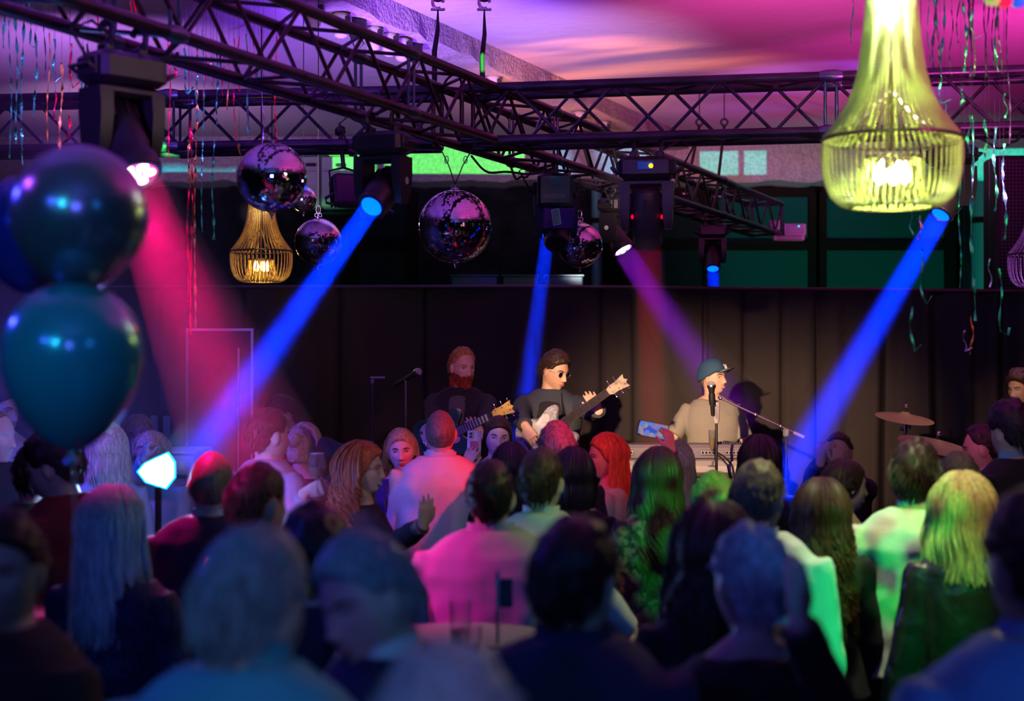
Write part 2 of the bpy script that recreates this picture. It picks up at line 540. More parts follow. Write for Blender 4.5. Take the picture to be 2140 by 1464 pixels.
for x in (-5.9, -3, 0.1, 3.1, 5.9):
    rp.cyl((x, 12.86 - .06 * x, 0), (x, 12.86 - .06 * x, 2.57), .025)
rp.build('upright', BLACK, cur)
# tall mirror-sided booth standing at the left of the stage
BOOTH = mat('dark_gloss_panel', (0.03, 0.012, 0.035), 0.25)
a, b = at(386, 686, 11.6), at(528, 686, 11.6)
t = thing('booth', 'tall dark glossy booth with thin bright edges', 'booth', ((a.x + b.x) / 2, 11.9, 0))
W_ = b.x - a.x
G().box((0, 0, 1.1), (W_ - .03, .5, 2.2)).build('booth_body', BOOTH, t, smooth=False)
e = G()
for sx in (-1, 1):
    e.box((sx * (W_ / 2 - .01), -.26, 1.1), (.018, .018, 2.2))
e.box((0, -.26, 2.21), (W_, .018, .018))
e.build('edge_trim', mat('edge_trim', (.5, .5, .5), .3, .8), t)
G().box((W_ * .28, -.262, 1.05), (.012, .014, 2.05)).build('door_gap', mat('edge_trim'), t)
# ------------------------------------------------------------------ lighting trusses
ZB, ZT = 3.2, 3.49


def truss(label, a, b, ends=(True, True), step=.29):
    a, b = V((*a, 0)), V((*b, 0))
    L = (b - a).length
    d = (b - a).normalized()
    nn = V((-d.y, d.x, 0))
    t = thing('lighting_truss', label, 'truss', (a + V((0, 0, ZB))), (0, 0, math.atan2(d.y, d.x)))
    hw, hh = .145, .29
    cr, br = .026, .0095
    for (y, z) in ((-hw, 0), (hw, 0), (-hw, hh), (hw, hh)):
        G().cyl((0, y, z), (L, y, z), cr, 12).build('chord', TRUSSM, t)
    n = max(2, round(L / step))
    s = L / n
    for (p, q, ph) in (((-hw, 0), (-hw, hh), 0), ((hw, 0), (hw, hh), 1), ((-hw, 0), (hw, 0), 0), ((-hw, hh), (hw, hh), 1)):
        g = G()
        for i in range(n):
            u, v = (p, q) if (i + ph) % 2 == 0 else (q, p)
            g.cyl((i * s, *u), ((i + 1) * s, *v), br, 6)
        g.build('lattice', TRUSSM, t)
    for k, e in enumerate(ends):
        if e:
            x = 0 if k == 0 else L
            g = G()
            for (y0, z0, y1, z1) in ((-hw, 0, hw, 0), (-hw, hh, hw, hh), (-hw, 0, -hw, hh), (hw, 0, hw, hh)):
                g.cyl((x, y0, z0), (x, y1, z1), .013, 8)
            g.build('end_frame', TRUSSM, t)
    # couplers every two metres
    g = G()
    x = 2.0
    while x < L - .3:
        cm_ = mat('coupler_metal', (.10, .16, .17), .3, .9)
        for (y, z) in ((-hw, 0), (hw, 0), (-hw, hh), (hw, hh)):
            G().lathe([(cr + .001, -.06), (cr + .009, -.02), (cr + .009, .02), (cr + .001, .06)], 12, frame((x, y, z), (1, 0, 0))).build('coupler', cm_, t)
        for y in (-hw, hw):
            for xx in (x - .03, x + .03):
                G().cyl((xx, y, 0), (xx, y, hh), .008, 6).build('joint_bar', cm_, t)
        x += 2.0
    return t


def dg(d):
    """point on the oblique truss d metres into the room"""
    return V((-.19 + .409 * (d - 8.82), d))


truss('black box truss crossing obliquely towards the back of the room', dg(2.2), dg(15.35), (True, True))
truss('black box truss spanning from the crossing past the large chandelier', (-.25, 8.86), (5.6, 7.72), (True, True))
truss('black box truss spanning from the crossing behind the balloons', (-5.9, 9.55), (-.42, 8.90), (True, True))
# lifting slings with shackles from the ceiling
SLING = mat('black_sling', (0.02, 0.02, 0.03), 0.8, bump=.3, bump_s=60)
for (pa, pb, lab) in (((915, 20), (908, 165), 'black lifting sling with shackle, the bent one above the truss crossing'),
                      ((1012, 20), (1009, 190), 'black lifting sling with shackle, the straight one above the truss crossing')):
    A, B = at(*pa, 8.85), at(*pb, 8.85)
    A.z = 3.955
    t = thing('lifting_sling', lab, 'sling', A)
    rel = B - A
    G().tube([(0, 0, 0), rel * .3 + V((.004, 0, 0)), rel * .6 + V((-.008, 0, 0)), rel, rel + V((0, 0, -.05))], [.008, .024, .03, .03, .02], 10, flat=.5).build('webbing', SLING, t)
    g = G().tube([(.03 * math.cos(q), 0, .04 + .035 * math.sin(q)) for q in [R(-60 - 300 * i / 12) for i in range(13)]], .009, 8)
    g.cyl((-.04, 0, .0), (.04, 0, .0), .008)
    g.build('shackle', STEEL, t)
    G().cyl((0, 0, .07), (0, 0, ZC - A.z), .01, 8).ball((0, 0, .09), (.045, .03, .05)).build('hoist_rod', SLING, t)
for (pa, pb, lab) in (((1462, 262), (1434, 398), 'black lifting strap, the slanting one between the two trusses'), ((1514, 262), (1498, 404), 'black lifting strap, the steeper one between the two trusses')):
    dd = 14.1
    A, B = at(*pa, dd), at(*pb, dd)
    t = thing('lifting_strap', lab, 'strap', B)
    up = A - B
    G().tube([V((0, 0, -.04)), V((0, 0, 0)), up], [.03, .034, .034], 8, flat=.4).build('webbing', SLING, t)
    G().cyl((-.04, 0, -.03), (.04, 0, -.03), .012).build('buckle', STEEL, t)
    G().tube([up + V((.03 * math.cos(q), 0, .03 + .03 * math.sin(q))) for q in [2 * PI * i / 12 for i in range(12)]], .009, 6, closed=True).build('hook', BLACK, t)
    G().cyl(up + V((0, 0, .06)), V((up.x, up.y, ZC - B.z)), .005, 6).build('wire', BLACK, t)
# white splice boxes at the truss end
for k, (pa, sz, lab) in enumerate((((1618, 470), (.10, .1, .10), 'white junction box, the square one on the far truss end'),
                                   ((1660, 480), (.21, .12, .12), 'white junction box with clear cover and a tiny cyan light'),
                                   ((1648, 497), (.30, .1, .055), 'flat white junction box under the two others'))):
    p = at(*pa, 15.3)
    t = thing('junction_box', lab, 'box', p)
    G().box((0, 0, 0), sz, bev=.01).build('housing', mat('box_white', (.6, .57, .55), .5), t)
    G().box((0, -sz[1] / 2 - .006, 0), (sz[0] * .8, .012, sz[2] * .7), bev=.004).build('cover', mat('box_grey', (.35, .35, .38), .3), t)
    if k == 1:
        G().ball((.03, -.08, .03), .006).build('status_light', mat('cyan_led', (0, .8, .8), .4, emit=(0, .8, .9), es=3), t)


# ------------------------------------------------------------------ stage lights
def beam(label, p, tgt, r0, r1, col, power, dens=.10, hz=True, L=None, haze=None):
    """the lamp of a fixture and the haze it passes through"""
    p, tgt = V(p), V(tgt)
    d = (tgt - p)
    L = L or d.length
    d.normalize()
    l = bpy.data.lights.new('beam_lamp', 'AREA')
    l.shape = 'DISK'
    l.size = r0 * 2
    l.energy = power
    l.color = col
    l.spread = 2 * math.atan((r1 - r0) / L) * 1.15
    o = bpy.data.objects.new('beam_lamp', l)
    o.location = p
    o.rotation_euler = aim(p, tgt)
    COL.objects.link(o)
    g = G()
    M = frame((0, 0, 0), d)
    k = 1.25
    g.lathe([(r0 * k, 0.01), (r0 * k + (r1 - r0) * k * .5, L * .5), (r1 * k, L)], 24, M)
    m = bpy.data.materials.new('haze')
    m.use_nodes = True
    nt = m.node_tree
    nt.nodes.remove(nt.nodes['Principled BSDF'])
    vs = nt.nodes.new('ShaderNodeVolumeScatter')
    vs.inputs['Density'].default_value = dens
    vs.inputs['Anisotropy'].default_value = .1
    nt.links.new(vs.outputs[0], nt.nodes['Material Output'].inputs['Volume'])
    hz = g.build('haze', m, loc=p)
    tag(hz, label, 'haze', kind='stuff')


def led_mat(name, col, es):
    return mat(name, col, .4, emit=col, es=es)


def moving_head(label, px, py_top, d, tgt, lens='beam', led=None, sc=1.0, yaw=None, body=PLAST, logo=False, zc=None):
    """fixture hung under a truss chord; returns root and the world point of the lens"""
    top = at(px, py_top, d)
    if zc:
        top.z = zc
    t = thing('moving_head_light', label, 'stage light', top)
    tg = V(tgt) - top
    hy = math.atan2(tg.y, tg.x) - PI / 2 if yaw is None else yaw
    Rz = Matrix.Rotation(hy, 4, 'Z') @ Matrix.Scale(sc, 4)

    def part(g, name, m, par=t):
        return g.xf(Rz).build(name, m, par)
    # clamps
    for sx in (-.06, .06):
        g = G()
        g.tube([(sx, .035 * math.cos(q), .0 + .035 * math.sin(q)) for q in [R(-100 + 260 * i / 10) for i in range(11)]], .009, 6, flat=1.4)
        g.box((sx, 0, -.045), (.03, .05, .03), bev=.004)
        part(g, 'clamp', body)
    part(G().tube([(.06, .04, -.02), (.14, .05, .02), (.2, .03, -.01), (.15, .05, -.1)], .005, 6), 'safety_cable', RUBBER)
    part(G().box((0, 0, -.105), (.235, .16, .095), bev=.018), 'base', body)
    part(G().box((.0, -.083, -.10), (.07, .006, .035), bev=.002), 'display', led_mat('blue_display', (0.02, .12, .5), .06))
    for sx in (-1, 1):
        part(G().box((sx * .12, 0, -.105), (.015, .1, .06), bev=.005).tube([(sx * .125, -.05, -.12), (sx * .15, -.05, -.105), (sx * .15, .05, -.105), (sx * .125, .05, -.12)], .007, 6), 'handle', body)
    g = G()
    for sx in (-1, 1):
        g.loft([[V((sx * x, y, z)) for (x, y) in ((.092 - w_, -dp), (.092 + w_, -dp), (.092 + w_, dp), (.092 - w_, dp))] for (z, dp, w_) in ((-.165, .055, .024), (-.24, .06, .022), (-.33, .05, .02), (-.37, .03, .014))])
    g.box((0, 0, -.17), (.21, .11, .035), bev=.012)
    part(g, 'yoke', body)
    if logo:
        for sx in (-1, 1):
            part(G().lathe([(.016, 0), (.016, .002)], 16, frame((sx * .1165, 0, -.27), (sx, 0, 0)) @ Matrix.Translation((0, 0, 0))), 'round_badge', STICKER)
    # head, tilted at its pivot
    piv = V((0, 0, -.31))
    dv = V(tgt) - (top + Rz @ piv)
    dv = (Rz.inverted().to_3x3() @ dv).normalized()
    M = frame(piv, dv)
    rl = .062 if lens == 'beam' else .082
    g = G()
    g.lathe([(.035, -.13), (.058, -.12), (.068, -.09), (.070, -.02), (.074, .03), (.070, .06), (rl, .09), (rl + .004, .12), (rl, .135), (rl - .008, .135), (rl - .008, .128)], 28, M)
    for q in range(10):
        a_ = 2 * PI * q / 10
        g.box(M @ V((.069 * math.cos(a_), .069 * math.sin(a_), -.07)), (.006, .012, .05), M.to_3x3())
    head = part(g, 'lamp_head', body)
    ring = part(G().lathe([(rl - .008, .128), (rl - .002, .137), (rl - .002, .1385), (rl - .014, .1385), (rl - .016, .128)], 28, M), 'lens_ring', body, head)
    if led:
        c, es = led
        if lens == 'beam':
            part(G().lathe([(.0005, .133), (rl - .016, .131), (rl - .012, .127)], 24, M, caps=False).lathe([(rl - .012, .124), (rl - .012, .126)], 24, M), 'lens', led_mat('lens_' + label[:18], c, es), head)
        else:
            part(G().lathe([(rl - .01, .120), (rl - .01, .130)], 24, M), 'lens', led_mat('lensglow_' + label[:18], c, es * .35), head)
            cells = [(0, 0)] + [(.044 * math.cos(R(60 * q)), .044 * math.sin(R(60 * q))) for q in range(6)]
            for (x, y) in cells:
                part(G().lathe([(.018, .131), (.018, .135), (.008, .139)], 14, M @ Matrix.Translation((x, y, 0))), 'led_cell', led_mat('cell_' + label[:18], tuple(min(1, q * .5 + .5) for q in c), es * 1.4), head)
    else:
        part(G().lathe([(rl - .012, .12), (rl - .012, .128)], 24, M), 'lens', mat('dark_lens', (.02, .02, .03), .1), head)
    part(G().lathe([(.02, 0), (.02, .003)], 12, frame(M @ V((0, 0, -.133)), -dv)), 'vent', BLACK, head)
    return t, top + Rz @ (M @ V((0, 0, .15)))


BLUE = (0.0, 0.022, 1.0)
def diag_d(px):
    return 3.797 / (.409 - (px - CX) / F)


FIX = []
# 1 the large pink wash light on the oblique truss
t, p = moving_head('large wash light glowing pink above the balloons', 255, 98, 5.72, at(255, 98, 5.72) + V((.85, -.75, -2.3)), 'wash', ((1, .0, .22), 9), 1.2, zc=3.165)
PINK_P = p
spot('pink_light', p + V((.02, -.02, -.06)), (-1.0, 5.3, 1.5), (1, .0, .20), 260, 62, .9, .07)
beam('pink light beam widening through the haze from the large wash light', p, p + V((.86, -.28, -1.9)), .085, .30, (1, .0, .16), 5.5, .12)
# 2 blue beam light in the middle of the oblique truss
t, p = moving_head('moving head light shooting the blue beam towards the booth', 800, 238, 7.72, at(430, 905, 6.3), 'beam', (BLUE, 14), 1.12, logo=True, zc=3.165)
beam('blue light beam slanting down across the dark booth', p, at(405, 960, 6.1), .048, .105, BLUE, 12, .13)
# 4 dark fixture with printed plate, silver can behind it
t, p = moving_head('dark moving head light with a printed plate above the small mirror ball', 1163, 350, 9.75, (0.2, 7.0, 0), 'beam', None, 1.15, zc=3.165)
# 5 red beam light on the nearer truss
t, p = moving_head('moving head light with an amber indicator and dim red beam', 1352, 292, 8.62, at(1368, 900, 9.2), 'beam', ((.6, .0, .0), .25), 1.25, zc=3.165)
G().ball(V((.012, -.112, -.128)), .012).build('indicator', led_mat('amber_led', (1, .32, 0), 6), t)
for sx in (-.085, .075):
    G().ball(V((sx, -.07, -.40)), (.007, .007, .012)).build('side_glow', led_mat('red_led', (1, .0, .02), 3), t)
beam('dim red light beam falling beside the small mirror ball', p, at(1372, 1100, 9.4), .075, .11, (1, .0, .02), 1.2, .12, L=2.1)
# 6 purple wash
t, p = moving_head('small wash light glowing violet beside the small mirror ball', 1283, 402, 11.0, at(1500, 850, 10.6), 'wash', ((.45, .0, 1), 9), .98, logo=True, zc=3.165)
beam('violet light beam slanting down towards the singer', p, at(1545, 880, 11.8), .075, .24, (.42, .0, 1), 7, .10)
# 7 blue beam over the singer
t, p = moving_head('slim moving head light pointing straight down over the singer', 1489, 462, 13.2, at(1502, 900, 12.3), 'beam', (BLUE, 14), 1.0, logo=True, zc=3.165)
beam('narrow blue light beam falling behind the singer', p, at(1512, 1080, 12.1), .05, .1, BLUE, 7, .13)
# 8 blue beam beside the big chandelier
t, p = moving_head('moving head light half hidden by the large chandelier', 1990, 272, 8.25, at(1640, 1000, 7.6), 'beam', (BLUE, 16), 1.02, zc=3.165)
beam('blue light beam slanting from the large chandelier into the crowd', p, at(1600, 1075, 7.5), .055, .135, BLUE, 16, .13)
# silver can light + its blue beam
SILV = mat('silver_can', (.5, .46, .4), .35, .7, noise_s=9)
c = at(1150, 450, 10.2)
t = thing('can_light', 'silver can light hanging behind the printed plate', 'stage light', c)
tv = (at(1078, 1000, 10.0) - c).normalized()
M = frame((0, 0, 0), tv)
G().lathe([(.03, -.13), (.07, -.11), (.085, -.04), (.085, .09), (.078, .13), (.07, .14), (.07, .125)], 28, M).build('can', SILV, t)
G().lathe([(.087, -.01), (.091, 0), (.087, .012)], 28, M, caps=False).build('rim', SILV, t)
G().tube([(-.09, 0, 0), (-.10, 0, .12), (0, 0, .2), (.10, 0, .12), (.09, 0, 0)], .012, 8).box((0, 0, .215), (.04, .05, .05), bev=.005).build('bracket', BLACK, t)
G().lathe([(.064, .12), (.064, .128)], 24, M).build('lens', led_mat('lens_can', BLUE, 4), t)
beam('blue light beam falling between the two guitarists', c + tv * .15, at(1083, 960, 10.3), .046, .10, BLUE, 7, .13)


def flood(label, px, py, d, size, tilt, glow=None, yaw=0, hang=.3):
    c = at(px, py, d)
    t = thing('flood_light', label, 'stage light', c, (R(tilt), 0, R(yaw)))
    w_, h_ = size
    G().box((0, 0, 0), (w_, .07, h_), bev=.015).build('housing', PLAST, t)
    g = G()
    for i in range(7):
        g.box((-w_ / 2 + w_ * (i + .5) / 7, .05, 0), (.008, .05, h_ * .8))
    g.build('cooling_fins', PLAST, t)
    G().box((0, -.037, 0), (w_ * .86, .006, h_ * .82), bev=.002).build('front_glass', mat('flood_glass', (.05, .01, .08), .15), t)
    for sx in (-1, 1):
        G().tube([(sx * w_ / 2, 0, -.02), (sx * (w_ / 2 + .045), 0, -.05), (sx * (w_ / 2 + .045), 0, -h_ * .4), (sx * w_ / 2, 0, -h_ * .45)], .009, 8).build('handle', BLACK, t)
    G().tube([(-w_ / 2 - .01, 0, 0), (-w_ / 2 - .01, 0, h_ * .6), (0, 0, h_ * .72), (w_ / 2 + .01, 0, h_ * .6), (w_ / 2 + .01, 0, 0)], .01, 8, flat=.5).build('bracket', BLACK, t)
    G().cyl((0, 0, h_ * .72), (0, 0, h_ * .72 + hang), .012).box((0, 0, h_ * .72 + hang), (.05, .06, .05), bev=.01).build('drop_pole', BLACK, t)
    return t


flood('boxy dark flood light with a side handle hung before the pale cabinets', 722, 398, 8.8, (.15, .19), -15, yaw=25, hang=.22)
t = flood('dark flood light with gold edged flaps below the beam light', 782, 430, 8.9, (.13, .14), 35, yaw=-30, hang=.25)
for (p0, p1) in (((.07, -.04, -.02), (.085, -.05, .05)), ((.083, -.03, -.03), (.10, -.04, .04))):
    G().cyl(p0, p1, .005, 8).build('gold_edge', mat('brass', (.8, .5, .15), .2, 1), t)
t = thing('control_box', 'square control box with vent slots and printed label', 'box', at(1160, 398, 9.55))
G().box((0, 0, 0), (.215, .16, .20), bev=.02).build('housing', mat('teal_black', (.02, .035, .05), .4), t)
G().box((.0, -.082, .055), (.07, .004, .05)).build('label_plate', mat('teal_lit_label', (.05, .16, .2), .5), t)  # teal light on the printed label put into its colour
g = G()
for i in range(14):
    g.box((-.065 + i * .009, -.082, -.04), (.004, .004, .028))
g.build('vent_slots', mat('grey_slot', (.2, .2, .2), .4), t)
G().box((.02, -.05, -.17), (.19, .02, .14), Euler((R(28), 0, R(6))).to_matrix(), .01).build('flap_plate', mat('purple_plate', (.10, .02, .25), .5), t)
g = G().box((.005, -.071, -.165), (.05, .003, .105), Euler((R(28), R(-12), R(6))).to_matrix())
g.build('white_label', STICKER, t)
g = G()
for i in range(11):
    g.box((.005, -.0735, -.165) if 0 else V((.005, -.073, -.165)) + Euler((R(28), R(-12), R(6))).to_matrix() @ V((0, -.001, -.045 + i * .009)), (.042, .002, .003), Euler((R(28), R(-12), R(6))).to_matrix())
g.build('printed_lines', BLACK, t)
G().cyl((0, 0, .1), (0, 0, .17), .02).build('hanger', BLACK, t)
# loose cables on the trusses
random.seed(9)
CABS = [((250, 150), (350, 130), (370, 110), 5.9, 'black power cable looping from the large pink wash light'),
        ((985, 325), (1010, 385), (1160, 350), 9.3, 'black cable hanging in a long loop below the truss crossing'),
        ((1066, 345), (1080, 398), (1112, 352), 9.5, 'small coil of black cable beside the control box'),
        ((920, 195), (960, 100), (968, 200), 8.85, 'thin black cable arching up beside the slings'),
        ((1300, 340), (1330, 420), (1390, 350), 9.7, 'black cable sagging behind the amber indicator light'),
        ((2050, 290), (2110, 330), (2140, 270), 8.2, 'black cable hanging in a loop below the foil strands')]
for (p0, p1, p2, d, lab) in CABS:
    a, b, c = at(*p0, d), at(*p1, d), at(*p2, d + .1)
    pts = []
    for i in range(17):
        u = i / 16
        pts.append(a * (1 - u) ** 2 + b * 2 * u * (1 - u) + c * u * u + V((0, .02 * math.sin(u * 9), .01 * math.sin(u * 13))))
    tag(G().tube(pts, .007, 6).build('cable', RUBBER), lab, 'cable')
# lamp holders fixed on the ceiling beam
HOLD = mat('lamp_holder_white', (.7, .66, .62), .5)
for i, (px, py, kind) in enumerate(((655, 5, 0), (712, 14, 0), (745, 40, 1), (780, 52, 2), (813, 62, 0), (840, 68, 2), (862, 95, 1), (1030, 155, 0), (1210, 232, 0), (1260, 240, 0))):
    # on the underside / near face of the oblique beam
    sl = (P_b.x - P_a.x) / (P_b.y - P_a.y)
    q = (px - CX) / F
    d = (P_a.x - .17 - sl * P_a.y) / (q - sl)
    z = 4.1 + .02
    loc = V((q * d, d, 4.335))
    names = ('clipped bulb socket', 'black clip light', 'round porcelain holder')
    where = ('at its near end by the photo top', 'just behind the first one', 'with the cable falling to the truss', 'the first porcelain one in the row', 'between the porcelain one and the slings', 'the round one nearest the green scrap',
             'touching the green foil scrap', 'standing alone beside the straight sling', 'above the first brace of the far truss', 'the last one towards the back wall')[i]
    t = thing('lamp_holder', '%s on the ceiling beam, %s' % (names[kind], where), 'lamp holder', loc)
    G().lathe([(.06, 0), (.075, -.02), (.075, -.06), (.05, -.08)], 18).build('holder', HOLD if kind != 1 else BLACK, t)
    if kind != 1:
        G().lathe([(.04, -.08), (.055, -.11), (.045, -.15), (.02, -.165)], 18).build('bulb', mat('frosted_bulb', (.7, .62, .66), .3), t)
        G().box((.05, -.05, -.05), (.04, .04, .05), bev=.008).box((-.05, -.05, -.05), (.04, .04, .05), bev=.008).build('clip', BLACK, t)
    else:
        G().tube([(.0, 0, -.07), (.05, 0, -.16), (.0, .0, -.22), (-.04, 0, -.12)], .006, 6).box((0, 0, -.09), (.1, .07, .06), bev=.01).build('clip', BLACK, t)
sl = (P_b.x - P_a.x) / (P_b.y - P_a.y)
q = (862 - CX) / F
fd_ = (P_a.x - .17 - sl * P_a.y) / (q - sl)
p = V((q * fd_, fd_, 4.33))
t = tag(G().ball((0, 0, 0), (.07, .03, .03)).ball((.03, 0, -.04), (.03, .02, .02)).build('foil_scrap', mat('green_foil', (.05, .7, .25), .25, .9, bump=1, bump_s=30), loc=(p.x, p.y, 4.315)), 'crumpled green foil scrap caught on the ceiling beam', 'foil')
# ------------------------------------------------------------------ beaded chandeliers
def bead_strand(g, pts, r, pitch, n=6):
    """beads threaded along a polyline: a tube whose radius swells at each bead"""
    pts = [V(p) for p in pts]
    seg = [(pts[i + 1] - pts[i]).length for i in range(len(pts) - 1)]
    L = sum(seg)
    nb = max(2, int(L / pitch))
    out, rr = [], []
    for b in range(nb):
        for fr, q in ((.08, .35), (.3, .95), (.7, .95), (.92, .35)):
            s = (b + fr) / nb * L
            i = 0
            while i < len(seg) - 1 and s > seg[i]:
                s -= seg[i]
                i += 1
            out.append(pts[i].lerp(pts[i + 1], min(1, s / seg[i])))
            rr.append(r * q)
    g.tube(out, rr, n)


def chandelier(label, px, py_ring, d, w, beadm, glow, power, col, zceil=ZC, pitch=.011, ns=44, hot=1.5):
    c = at(px, py_ring, d)
    t = thing('bead_chandelier', label, 'chandelier', c)
    Rr = w / 2
    up = .74 * w / .45
    # upper flare: profile measured from the photo (fractions of ring radius, height)
    prof = [(1.0, 0), (.93, .02), (.82, .052), (.70, .09), (.60, .13), (.52, .18), (.465, .225), (.43, .28), (.40, .34), (.37, .4), (.35, .46), (.33, .6), (.32, up)]
    G_ = [G() for _ in range(3)]
    for i in range(ns):
        a = 2 * PI * i / ns
        ca, sa = math.cos(a), math.sin(a)
        bead_strand(G_[0], [(r * Rr * ca, r * Rr * sa, z * w / .45) for r, z in prof], .0062 * w / .45, pitch)
        low = [(1.0, -.012), (1.0, -.06), (.985, -.11), (.94, -.15), (.87, -.185), (.74, -.212), (.6, -.222)]
        bead_strand(G_[1], [(r * Rr * ca, r * Rr * sa, z * w / .45) for r, z in low], .0046 * w / .45, pitch)
    nin = 26
    for i in range(nin):
        a = 2 * PI * (i + .5) / nin
        ca, sa = math.cos(a), math.sin(a)
        inn = [(.40, -.062), (.43, -.10), (.47, -.15), (.54, -.19), (.6, -.222)]
        bead_strand(G_[2], [(r * Rr * ca, r * Rr * sa, z * w / .45) for r, z in inn], .0055 * w / .45, pitch)
    G_[0].build('upper_beads', beadm, t)
    G_[1].build('lower_beads', beadm, t)
    G_[2].build('inner_beads', beadm, t)
    DARKB = mat('dark_bronze', (.05, .04, .03), .4, .8)
    ring = [(Rr * math.cos(2 * PI * i / 48), Rr * math.sin(2 * PI * i / 48), 0) for i in range(48)]
    G().tube(ring, .006 * w / .45, 6, closed=True).build('ring', DARKB, t)
    q = Rr * .4
    z0 = -.06 * w / .45
    G().tube([(q * math.cos(2 * PI * i / 32), q * math.sin(2 * PI * i / 32), z0) for i in range(32)], .005, 6, closed=True).build('inner_ring', DARKB, t)
    q = Rr * .6
    z1 = -.222 * w / .45
    G().tube([(q * math.cos(2 * PI * i / 32), q * math.sin(2 * PI * i / 32), z1) for i in range(32)], .004, 6, closed=True).build('bottom_ring', DARKB, t)
    q = Rr * .32
    g = G().lathe([(.02, up * w / .45 + .05), (q, up * w / .45 + .02), (q + .008, up * w / .45), (q, up * w / .45 - .02)], 24)
    g.build('crown', DARKB, t)
    for k in range(4):
        a = PI / 2 * k + .4
        G().tube([(0, 0, .16 * w / .45), (Rr * .5 * math.cos(a), Rr * .5 * math.sin(a), .06), (Rr * math.cos(a), Rr * math.sin(a), 0)], .004, 6).build('arm', DARKB, t)
    G().cyl((0, 0, up * w / .45), (0, 0, zceil - c.z), .006, 8).build('hanging_rod', DARKB, t)
    G().cyl((0, 0, z0), (0, 0, up * w / .45), .008, 8).build('stem', DARKB, t)
    for k in range(5):
        a = 2 * PI * k / 5
        x, y = Rr * .2 * math.cos(a), Rr * .2 * math.sin(a)
        g = G().lathe([(.006, -.03), (.015, -.015), (.018, .0), (.012, .02), (.002, .045)], 12, Matrix.Translation((x, y, z0 - .055)))
        g.build('bulb', glow, t)
    u_ = w / .45
    for (z, pw, wh) in ((z0 - .05, power, 0), (z0 - .13, power * .8, 0), (.10, power * .10, 0), (.30 * u_, power * .8, .2), (.42 * u_, power * hot, .75), (.54 * u_, power * hot, .85), (.66 * u_, power * hot, .85)):
        l = bpy.data.lights.new('bulb_light', 'POINT')
        l.energy = pw
        l.color = tuple(q + (1 - q) * wh for q in col)
        l.shadow_soft_size = .03
        o = bpy.data.objects.new('bulb_light', l)
        COL.objects.link(o)
        o.location = c + V((0, 0, z))
    return t


def beadmat(name, col, tr=.5):
    m = bpy.data.materials.new(name)
    m.use_nodes = True
    nt = m.node_tree
    b = nt.nodes['Principled BSDF']
    b.inputs['Base Color'].default_value = (*col, 1)
    b.inputs['Roughness'].default_value = .25
    tl = nt.nodes.new('ShaderNodeBsdfTranslucent')
    tl.inputs[0].default_value = (*col, 1)
    mx = nt.nodes.new('ShaderNodeMixShader')
    mx.inputs[0].default_value = tr
    nt.links.new(b.outputs[0], mx.inputs[1])
    nt.links.new(tl.outputs[0], mx.inputs[2])
    nt.links.new(mx.outputs[0], nt.nodes['Material Output'].inputs[0])
    return m


BEADY = beadmat('beads_green_light_tint', (.74, .88, .36), .6)  # clear beads; the yellow-green of their light is put into the colour
BEADA = beadmat('beads_gold_light_tint', (.9, .68, .25), .55)  # clear beads with the golden light mixed into the colour
BEADP = beadmat('beads_purple_light_tint', (.75, .4, .8), .4)  # clear beads with the purple light mixed into the colour
chandelier('large bead chandelier glowing yellow green in front of the truss', 1864, 291, 5.2, .452, BEADY, led_mat('bulb_warm', (1, .85, .55), 60), 12.0, (.80, 1, .14), ns=60, hot=5)
chandelier('small golden lit bead chandelier hanging under the biggest mirror ball', 546, 525, 11.6, .452, BEADA, led_mat('bulb_gold', (1, .6, .2), 12), 4, (1, .55, .08), ns=44)
chandelier('purple lit bead chandelier cut off by the photo edge', 2178, 531, 10.8, .452, BEADP, led_mat('bulb_lilac', (.8, .4, 1), 1.5), 2.2, (.8, .35, 1), ns=36)

# ------------------------------------------------------------------ mirror balls
MIRR = mat('mirror_tiles', (.9, .9, .92), .05, 1.0)
GROUT = mat('ball_core', (.03, .03, .035), .6)


